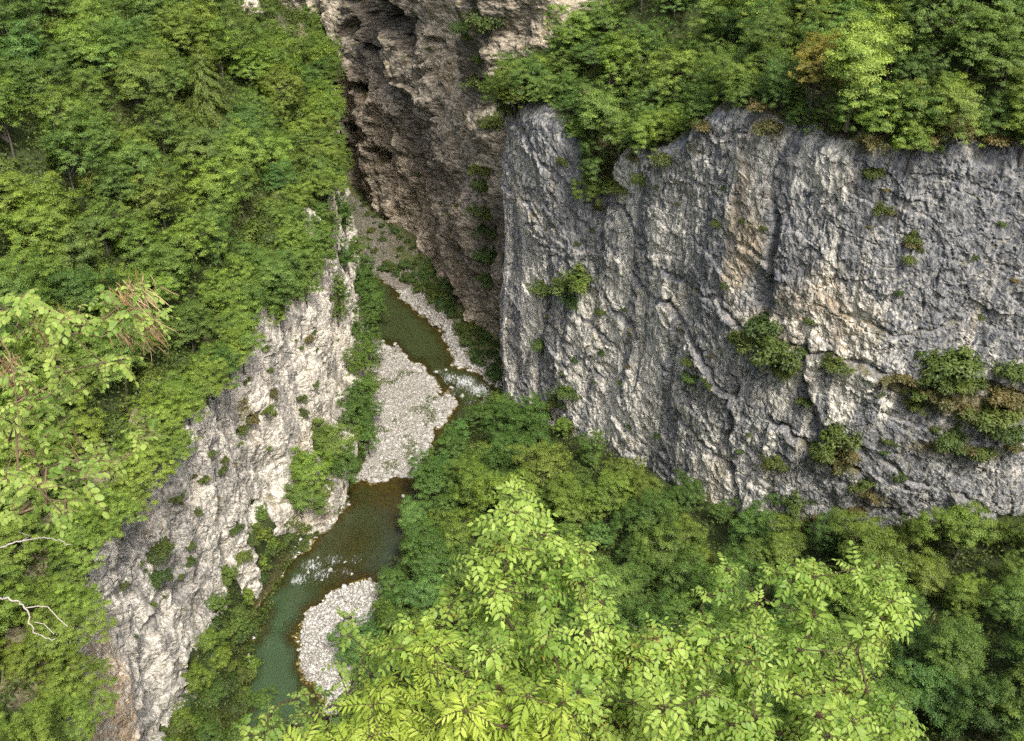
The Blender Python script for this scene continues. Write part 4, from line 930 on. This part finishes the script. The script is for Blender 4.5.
# pale broken trunk by the water
p = spot(250, 664); A = Acc(); A.add(*tube(p + np.array([[0, 0, -.6], [.05, 0, .6], [.02, .1, 1.5], [.1, .1, 2.1]]), [.32, .27, .25, .19], 8)); A.add(*tube(p + np.array([[0, 0, 1.2], [.4, -.1, 1.7], [.6, -.1, 2.2]]), [.08, .06, .02], 5))
M_SNAG = bark_material('pale dead wood', (.45, .42, .36), (.62, .58, .5))
tag(obj('dead_trunk', A.mesh('dead_trunk', M_SNAG, True)), 'pale broken tree trunk standing at the green pool edge', 'dead tree')
# bushes on the far bank below the brown wall
g = np.random.default_rng(33); nb = 0
xs = g.uniform(-50, 0, 3000); ys = g.uniform(160, 262, 3000); kk = (water_sd(xs, ys) < -2.4) & (FAR.sd(xs, ys)[0] > .8) & (FAR.sd(xs, ys)[0] < 11) & (FRONT.sd(xs, ys)[0] > .5) & (LEFT.sd(xs, ys)[0] > 6)
BK = []
for q in np.stack([xs[kk], ys[kk]], 1):
    if not BK or ((np.array(BK) - q) ** 2).sum(1).min() > (1.5 if q[1] < 215 else 2.6) ** 2: BK.append(q)
for q in BK[:130]:
    tone = random.choice(['mid green', 'deep green', 'olive green', 'blue green'])
    where = 'on the narrow bank under the brown cliff' if q[1] < 215 else 'on the stony bank far up the gorge'
    tree('bank_shrub', random.choice(SHRUBS), (q[0], q[1], ground_fast(q[0], q[1])), random.uniform(.8, 1.9) * (.7 if q[1] > 215 else 1), random.uniform(0, 6.28), tone, f'{tone} shrub {where}', f'{tone} shrubs {where}', 'shrub', 1.0, ('stem', 'foliage'))
# thin grass and willow seedlings on the large bar
x = g.uniform(-34, -8, 60000); y = g.uniform(128, 185, 60000); m = fbm(x / 3.2, y / 3.2, 0, 3, 91) + 1.1 * sstep(4.5, .5, x - bank_left(y)) * (y > 140)
k = (water_sd(x, y) < -1) & (m > .62) & (x > bank_left(y) - 1) & (x < bank_right(y)); P = np.stack([x[k], y[k], ground_fast(x[k], y[k])], 1)[:9000]; n = len(P)
P[:, 2] += .1 + .4 * g.random(n) * (m[k][:n] > .9); L = g.uniform(.2, .42, n)
V, F = leaf_sprays(P, unit(np.array([0, 0, 1.]) + .8 * g.normal(size=(n, 3))), unit(g.normal(size=(n, 3))), L, L * .4, g)
o = obj('grass', make_mesh('grass', V, F, M_BUSH, False, dict(tone=np.repeat(g.random(n), 4)))); tag(o, 'thin grass and seedlings among the stones of the gravel bar', 'grass', kind='stuff')
# pale rock outcrops among the trees of the left slope
def outcrop(u, v, r, seed, label):
    import bmesh
    p = spot(u, v); bm = bmesh.new(); bmesh.ops.create_icosphere(bm, subdivisions=5, radius=1)
    co = np.array([w.co[:] for w in bm.verts]); s = 1 + .35 * fbm(co[:, 0] * 1.5 + seed, co[:, 1] * 1.5, co[:, 2] * .8, 4, seed) + .1 * cells(co[:, 0] * 4 + seed, co[:, 2] * 4 + co[:, 1] * 3, seed)[0]
    for w, q, d in zip(bm.verts, co, s): w.co = q * d * np.array(r)
    me = bpy.data.meshes.new('rock_outcrop'); bm.to_mesh(me); bm.free(); me.materials.append(M_ROCK_L)
    for nm in ('dark', 'ochre', 'moss'):
        at = me.attributes.new(nm, 'FLOAT', 'POINT'); at.data.foreach_set('value', np.full(len(me.vertices), {'dark': .2, 'ochre': .3, 'moss': 0}[nm], np.float32))
    o = obj('rock_outcrop', me, None, p); tag(o, label, 'rock outcrop')
outcrop(316, 216, (2.8, 2.8, 6.4), 1, 'tall white rock showing between rim trees halfway up the slope')
outcrop(306, 190, (1.5, 1.8, 3.0), 2, 'smaller white rock just above the tall rock between the trees')
outcrop(246, 12, (3.6, 3., 4.2), 3, 'broad grey rock at the top of the wooded slope')
outcrop(160, 8, (1.8, 2., 4.), 4, 'narrow grey rock at the top of the slope left of the broad one')
# ------------------------------------------------------------------ plants close to the viewpoint
M_ASH = leaf_material('fresh ash leaves', (.17, .30, .040), (.44, .58, .11), .42, False, .45)
M_SUM = leaf_material('yellow green leaves', (.30, .43, .05), (.53, .63, .10), .45, False, .4)
M_ROB = leaf_material('locust leaves', (.18, .31, .05), (.42, .53, .11), .42, False, .4)
M_KEY = leaf_material('orange seed clusters', (.42, .20, .05), (.45, .33, .08), .3, False, .3)
M_POD = leaf_material('dry seed pods', (.34, .20, .08), (.60, .46, .26), .2, False, .3)
M_TWIG = bark_material('twig bark', (.05, .032, .02), (.12, .08, .05))
M_TWIGL = bark_material('brown twig bark', (.12, .08, .045), (.26, .19, .11))
M_BARE = bark_material('bare pale twig', (.32, .27, .22), (.6, .55, .48))
def leaflet_template(w=.42, round_=False):
    """a folded leaflet along +x, length 1"""
    xs = [0, .22, .5, .78, 1.0]; ws = [.0, .8, 1, .62, 0.] if not round_ else [0., .85, 1.0, .85, .0]
    V = []
    for x, q in zip(xs, ws):
        z = -.16 * x * x
        V += [(x, 0, z), (x, q * w / 2, z + .10 * q * w), (x, -q * w / 2, z + .10 * q * w)]
    F = []
    for i in range(4):
        a, b = i * 3, i * 3 + 3
        F += [(a, b, b + 1, a + 1), (a, a + 2, b + 2, b)]
    return np.array(V), np.array(F)
def frame(D, U):
    D = unit(D); S = unit(np.cross(U, D)); N = np.cross(D, S); return np.stack([D, S, N], -1)
def add_leaflets(acc, T, P, M, L, tone):
    V0, F0 = T; n = len(P)
    V = np.einsum('nij,vj->nvi', M, V0) * L[:, None, None] + P[:, None]
    F = (F0[None] + (np.arange(n) * len(V0))[:, None, None]).reshape(-1, 4)
    acc.add(V.reshape(-1, 3), F, np.repeat(tone, len(V0)))
def compound_leaf(acc, stalks, g, p, d, length, pairs, ll, T, droop=.5, spread=1.15, tone=.5):
    """a pinnate leaf: arching stalk with paired leaflets and one at the end"""
    d = unit(d); t = np.linspace(0, 1, pairs + 2)
    path = p + d * length * t[:, None] - np.array([0, 0, 1.]) * (droop * length * t ** 2)[:, None]
    stalks.add(*tube(path, np.linspace(.0035, .0018, len(t)), 3))
    tang = unit(np.gradient(path, axis=0)); P, M, L = [], [], []; ll = float(ll)
    up0 = unit(np.array([0, 0, 1.]) + .35 * g.normal(size=3))
    for i in range(1, pairs + 1):
        side = unit(np.cross(tang[i], up0)); up = np.cross(side, tang[i])
        for sgn in (-1, 1):
            dd = tang[i] * (1.2 - .35 * spread) + side * sgn * spread - np.array([0, 0, .15 + .45 * g.random()]) + .12 * g.normal(size=3)
            P.append(path[i]); M.append(frame(dd, unit(up + .3 * g.normal(size=3)))); L.append(ll * g.uniform(.8, 1.1) * (.8 + .3 * math.sin(math.pi * i / (pairs + 1))))
    P.append(path[-1]); M.append(frame(tang[-1] + .1 * g.normal(size=3), up0)); L.append(ll * g.uniform(.95, 1.15))
    add_leaflets(acc, T, np.array(P), np.array(M), np.array(L), np.clip(tone + .17 * g.normal(size=len(P)), 0, 1))
def grow(root, tips, g, r0, r1, wob=.06, inner=None):
    """branches from the root to every tip, each joining the nearest earlier branch. returns tubes and each tip's direction"""
    nodes = [np.array(root, float)]; parent = [-1]; load = [0]
    for q in (inner or []):
        parent.append(len(nodes) - 1); nodes.append(np.array(q, float)); load.append(0)
    dirs = {}
    order = sorted(range(len(tips)), key=lambda i: np.linalg.norm(tips[i] - nodes[0]))
    for i in order:
        t = tips[i]; A = np.array(nodes); dv = t - A
        cost = np.linalg.norm(dv, axis=1) * (1 + .9 * np.clip(.25 - dv[:, 2] / np.maximum(np.linalg.norm(dv, axis=1), 1e-6), 0, 1.5)); j = int(cost.argmin())
        n = max(2, int(np.linalg.norm(dv[j]) / .22)); prev = j
        for k_ in range(1, n + 1):
            f = k_ / n; q = A[j] + dv[j] * f + np.array([0, 0, -.10 * np.linalg.norm(dv[j]) * math.sin(math.pi * f)]) + wob * g.normal(size=3) * math.sin(math.pi * f) * .6
            nodes.append(q); parent.append(prev); prev = len(nodes) - 1; load.append(0)
        load[prev] = 1; dirs[i] = unit(dv[j] + np.array([0, 0, .5 * np.linalg.norm(dv[j])]))
    for k_ in range(len(nodes) - 1, 0, -1): load[parent[k_]] += load[k_]
    rad = [min(r0, r1 * max(1, q) ** .48) for q in load]
    A = Acc(); kids = {}
    for k_ in range(1, len(nodes)): kids.setdefault(parent[k_], []).append(k_)
    stack = [(0, c) for c in kids.get(0, [])]
    while stack:
        a, b = stack.pop(); path = [nodes[a], nodes[b]]; rr = [min(rad[a], rad[b] * 1.3), rad[b]]
        while kids.get(b):
            ks = sorted(kids[b], key=lambda c: -load[c]); stack += [(b, c) for c in ks[1:]]; b = ks[0]; path.append(nodes[b]); rr.append(rad[b])
        A.add(*tube(np.array(path), np.array(rr), 6))
    return A, [dirs[i] for i in range(len(tips))]
T_ASH, T_SUM, T_ROB = leaflet_template(.46), leaflet_template(.27), leaflet_template(.62, True)
def lobes(spec, g, dens=1.0):
    out = []
    for u, v, ru, rv, t, n in spec:
        n = max(1, int(round(n * dens)))
        a = g.uniform(0, 6.28, n); r = np.sqrt(g.random(n))
        out.append(at_t(u + ru * r * np.cos(a), v + rv * r * np.sin(a), t + .55 * g.normal(size=n)))
    return np.concatenate(out)
def close_tree(name, label, cat, root, spec, seed, T, mat, nleaf, length, pairs, ll, r0=.06, droop=.5, keys=0, inner=None, extra=None, twig=None, spread=1.15, cup=.55, tone=(.5, .25), dens=1.15, r1=.004):
    g = np.random.default_rng(seed); tips = lobes(spec, g, dens)
    if extra is not None: tips = np.concatenate([tips, extra])
    br, dirs = grow(root, tips, g, r0, r1, inner=inner)
    L, S, K = Acc(), br, Acc()
    for p, d in zip(tips, dirs):
        n = g.integers(nleaf[0], nleaf[1] + 1); a0 = g.uniform(0, 6.28); tt = np.clip(g.normal(*tone), 0, 1)
        ax = unit(d + np.array([0, 0, .8])); s1 = unit(np.cross(ax, [.3, .9, .1])); s2 = np.cross(ax, s1)
        for i in range(n):
            a = a0 + i * 2.4; dd = s1 * math.cos(a) + s2 * math.sin(a) + ax * g.uniform(cup - .35, cup + .45)
            compound_leaf(L, S, g, p - ax * .05 * i / n, dd, length * g.uniform(.75, 1.15), pairs, ll * g.uniform(.6, 1.2), T, droop * g.uniform(.6, 1.5), spread, tt)
        if keys and g.random() < keys:
            m = 46; q = p + ax * .03 + unit(g.normal(size=(m, 3))) * (g.random(m) ** .5 * .13)[:, None]; q[:, 2] -= .05
            LL = g.uniform(.025, .05, m); V, F = leaf_sprays(q, unit(g.normal(size=(m, 3))), unit(np.array([0, 0, -1.]) + .6 * g.normal(size=(m, 3))), LL, LL * .22, g); K.add(V, F, np.repeat(g.random(m), 4))
    r = bpy.data.objects.new(name, None); COL.objects.link(r); r.location = root; tag(r, label, cat)
    parts = [('trunk', S.mesh('trunk', twig or M_TWIG, True)), ('crown', L.mesh('crown', mat))]
    if K.v: parts.append(('seed_cluster', K.mesh('seed_cluster', M_KEY)))
    for nm, me in parts:
        o = obj(nm, me, r); o.location = [-q for q in root]
    return r, tips
GZ0 = lambda x, y: float(ground_fast(np.array([x]), np.array([y]))[0])
# tall ash in the middle
A_SPEC = [(512, 494, 9, 10, 8.8, 2), (516, 520, 26, 14, 8.8, 6), (540, 548, 48, 18, 8.7, 11), (500, 560, 30, 16, 8.9, 5), (575, 575, 30, 16, 8.6, 6), (460, 596, 16, 10, 8.9, 3), (520, 600, 60, 20, 8.6, 9), (600, 612, 16, 14, 8.5, 3), (545, 650, 105, 26, 8.2, 26), (440, 640, 50, 20, 8.5, 10), (640, 660, 40, 24, 8.2, 9), (560, 705, 120, 32, 7.8, 30), (470, 690, 60, 28, 8.0, 12)]
root = (.35, 5.3, 110.2)
close_tree('ash_tree', 'bright green young ash with a pointed top, tallest of the near treetops', 'tree', root, A_SPEC, 1, T_ASH, M_ASH, (6, 9), .23, 4, .068, keys=.3, inner=[(.38, 5.6, 112.2), (.42, 6.0, 113.6)])
# wide ash to the right
B_SPEC = [(728, 566, 10, 6, 9.4, 2), (735, 600, 28, 14, 9.2, 5), (800, 572, 24, 10, 9.2, 6), (806, 612, 14, 18, 9.1, 4), (868, 574, 22, 12, 9.2, 6), (885, 612, 22, 20, 9.0, 6), (860, 640, 20, 14, 9.0, 4), (745, 636, 60, 18, 8.8, 13), (690, 650, 40, 20, 8.7, 9), (800, 660, 60, 20, 8.7, 12), (740, 705, 100, 34, 8.3, 30), (840, 710, 45, 30, 8.4, 12), (895, 722, 20, 16, 8.5, 4), (678, 700, 40, 30, 8.2, 10)]
root = (2.15, 5.2, 110.0)
close_tree('ash_tree', 'bright green wide ash with two raised shoots in front of the dark wood', 'tree', root, B_SPEC, 2, T_ASH, M_ASH, (6, 9), .23, 4, .068, keys=.15, inner=[(2.2, 5.6, 112.0), (2.2, 6.0, 113.3)])
# slender leaved yellow green tree
C_SPEC = [(402, 702, 36, 20, 7.4, 10), (425, 660, 26, 14, 7.6, 5), (465, 718, 56, 20, 7.0, 16), (530, 712, 46, 20, 7.0, 10), (385, 738, 30, 14, 7.2, 7), (392, 645, 14, 8, 7.9, 2), (330, 752, 40, 8, 7.2, 5), (560, 742, 40, 16, 6.9, 8), (400, 745, 60, 12, 7.0, 12)]
root = (-.75, 4.3, 110.8)
close_tree('sumac_tree', 'yellow green tree with long slender leaflets at the near edge', 'tree', root, C_SPEC, 3, T_SUM, M_SUM, (6, 8), .23, 6, .074, keys=0, inner=[(-.75, 4.5, 112.6), (-.75, 4.7, 113.4)], spread=.95, droop=.35)
# thin sapling with small leaves before the gravel bar
D_SPEC = [(358, 642, 16, 14, 9.4, 4), (352, 668, 18, 16, 9.3, 4), (308, 700, 14, 14, 9.2, 3), (374, 672, 16, 20, 9.2, 6), (300, 722, 24, 12, 9.2, 6), (355, 708, 26, 14, 9.0, 6), (270, 726, 30, 14, 9.2, 7), (352, 618, 8, 6, 9.5, 2)]
root = (-1.7, 5.3, 109.5)
close_tree('sapling', 'thin small-leaved sapling in front of the lower gravel bar', 'sapling', root, D_SPEC, 4, T_ROB, M_ROB, (3, 5), .14, 3, .05, r0=.03, inner=[(-1.7, 5.6, 112.2)], tone=(.35, .2))

# locust shrub with dry pods on the left
E_SPEC = [(20, 300, 30, 18, 6.8, 9), (40, 330, 40, 20, 6.8, 12), (120, 296, 26, 14, 6.9, 9), (138, 318, 20, 12, 6.9, 6), (95, 320, 26, 14, 6.9, 7), (30, 372, 40, 20, 6.7, 10), (90, 356, 40, 14, 6.8, 9), (20, 420, 30, 24, 6.6, 8), (60, 410, 30, 16, 6.7, 6), (140, 430, 20, 10, 6.7, 5), (100, 455, 40, 12, 6.7, 8), (55, 470, 40, 16, 6.6, 10), (40, 500, 40, 14, 6.6, 9), (10, 490, 24, 20, 6.5, 6), (15, 340, 26, 40, 6.7, 8)]
root = (-5.4, 4.0, 111.8)
r, tips = close_tree('locust_shrub', 'near locust shrub with rounded leaflets, brown twigs and hanging dry pods', 'shrub', root, E_SPEC, 5, T_ROB, M_ROB, (3, 5), .15, 4, .042, r0=.016, inner=[(-5.2, 4.2, 113.6), (-4.6, 4.6, 115.0), (-3.9, 4.9, 115.7)], tone=(.45, .25), r1=.0024, twig=M_TWIGL, dens=.8)
g = np.random.default_rng(55)
for u, v, ru, rv, n in [(130, 290, 18, 12, 46), (148, 322, 12, 10, 26), (10, 365, 14, 14, 34), (120, 330, 20, 8, 14), (40, 310, 30, 10, 12), (60, 440, 40, 10, 10)]:
    K = Acc()
    for _ in range(n):
        p = at_t(u + ru * g.normal() * .6, v + rv * g.normal() * .6, 6.75 + .18 * g.normal()); L_ = g.uniform(.10, .24); dx = g.normal(size=2) * .035 + (np.array([.02, 0]) if u > 100 else 0)
        t = np.linspace(0, 1, 6); path = p + np.stack([dx[0] * t * 2 + .02 * np.sin(t * 3 + g.random() * 6), dx[1] * t, -L_ * t], 1)
        V, F = tube(path, np.array([.002, .0042, .0055, .005, .004, .0015]), 4); K.add(V, F, np.full(len(V), np.clip(g.normal(.5, .3), 0, 1)))
    o = obj('seed_pods', K.mesh('seed_pods', M_POD, True), r); o.location = [-q for q in root]
# bare pale twigs hanging in from the left edge
def bare(pxs, t, r0, label, side=()):
    P = np.array([at_t(u, v, t + dt) for u, v, dt in pxs]); q = np.linspace(0, len(P) - 1, len(P) * 5); path = np.stack([np.interp(q, np.arange(len(P)), P[:, i]) for i in range(3)], 1)
    path[1:-1] = (path[:-2] + path[1:-1] + path[2:]) / 3; path += .006 * np.random.default_rng(len(P)).normal(size=path.shape)
    A = Acc(); A.add(*tube(path, np.linspace(r0, .003, len(path)), 6))
    for s in side:
        Q = np.array([at_t(u, v, t + dt) for u, v, dt in s]); A.add(*tube(Q, np.linspace(r0 * .5, .0025, len(Q)), 5))
    o = obj('bare_branch', A.mesh('bare_branch', M_BARE, True)); tag(o, label, 'branch')
bare([(-160, 610, .2), (-60, 594, .2), (0, 597, .1), (12, 599, .1), (26, 608, 0), (32, 630, 0), (38, 634, 0), (54, 640, 0)], 6.6, .0085, 'forked pale bare branch, lower of two reaching in above the cliff foot', [[(26, 608, 0), (38, 606, 0), (48, 607, 0), (58, 618, 0), (68, 627, 0)], [(34, 622, 0), (44, 624, .05), (54, 634, .05)]])
bare([(-150, 590, .3), (-60, 556, .3), (0, 548, .2), (20, 542, .2), (40, 537, .2), (58, 540, .2), (70, 545, .2)], 6.5, .0075, 'curved pale bare branch, upper of two reaching in above the cliff foot', [[(20, 542, .2), (30, 536, .2), (18, 532, .25)]])
# ------------------------------------------------------------------ camera, light
cam = bpy.data.cameras.new('camera'); cam.sensor_width = 36; cam.lens = F_ / W_ * 36; cam.clip_end = 4000; cam.clip_start = .1
co = bpy.data.objects.new('camera', cam); COL.objects.link(co); co.location = (0, 0, CAMZ)
co.rotation_euler = (math.radians(90) - PITCH, 0, 0)
sc.camera = co
SUN_EL, SUN_AZ = math.radians(56), math.radians(157)   # azimuth clockwise from +y: behind the camera, to the right
dirv = Vector((math.sin(SUN_AZ) * math.cos(SUN_EL), math.cos(SUN_AZ) * math.cos(SUN_EL), math.sin(SUN_EL)))
sun = bpy.data.lights.new('sun', 'SUN'); sun.energy = 1.8; sun.angle = math.radians(8); sun.color = (1, .97, .91)
so = bpy.data.objects.new('sun', sun); COL.objects.link(so); so.rotation_euler = dirv.to_track_quat('Z', 'Y').to_euler()
w = bpy.data.worlds.new('World'); sc.world = w; w.use_nodes = True
nt = w.node_tree; sky = nt.nodes.new('ShaderNodeTexSky'); sky.sky_type = 'NISHITA'; sky.sun_disc = False
sky.sun_elevation = SUN_EL; sky.sun_rotation = SUN_AZ; sky.air_density = .8; sky.dust_density = 4.0; sky.ozone_density = .6
bg = nt.nodes['Background']; nt.links.new(sky.outputs[0], bg.inputs[0]); bg.inputs[1].default_value = .14
sc.view_settings.view_transform = 'Standard'; sc.view_settings.look = 'None'; sc.view_settings.gamma = 1
sc.view_settings.exposure = 1.14
sc.render.engine = 'CYCLES'
sc.cycles.max_bounces = 5; sc.cycles.diffuse_bounces = 2; sc.cycles.adaptive_threshold = .025; sc.cycles.transparent_max_bounces = 12; sc.cycles.transmission_bounces = 4
sc.cycles.use_denoising = False
try:
    sc.cycles.denoiser = 'OPENIMAGEDENOISE'; sc.cycles.denoising_input_passes = 'RGB_ALBEDO_NORMAL'; sc.cycles.denoising_prefilter = 'ACCURATE'
except Exception: pass
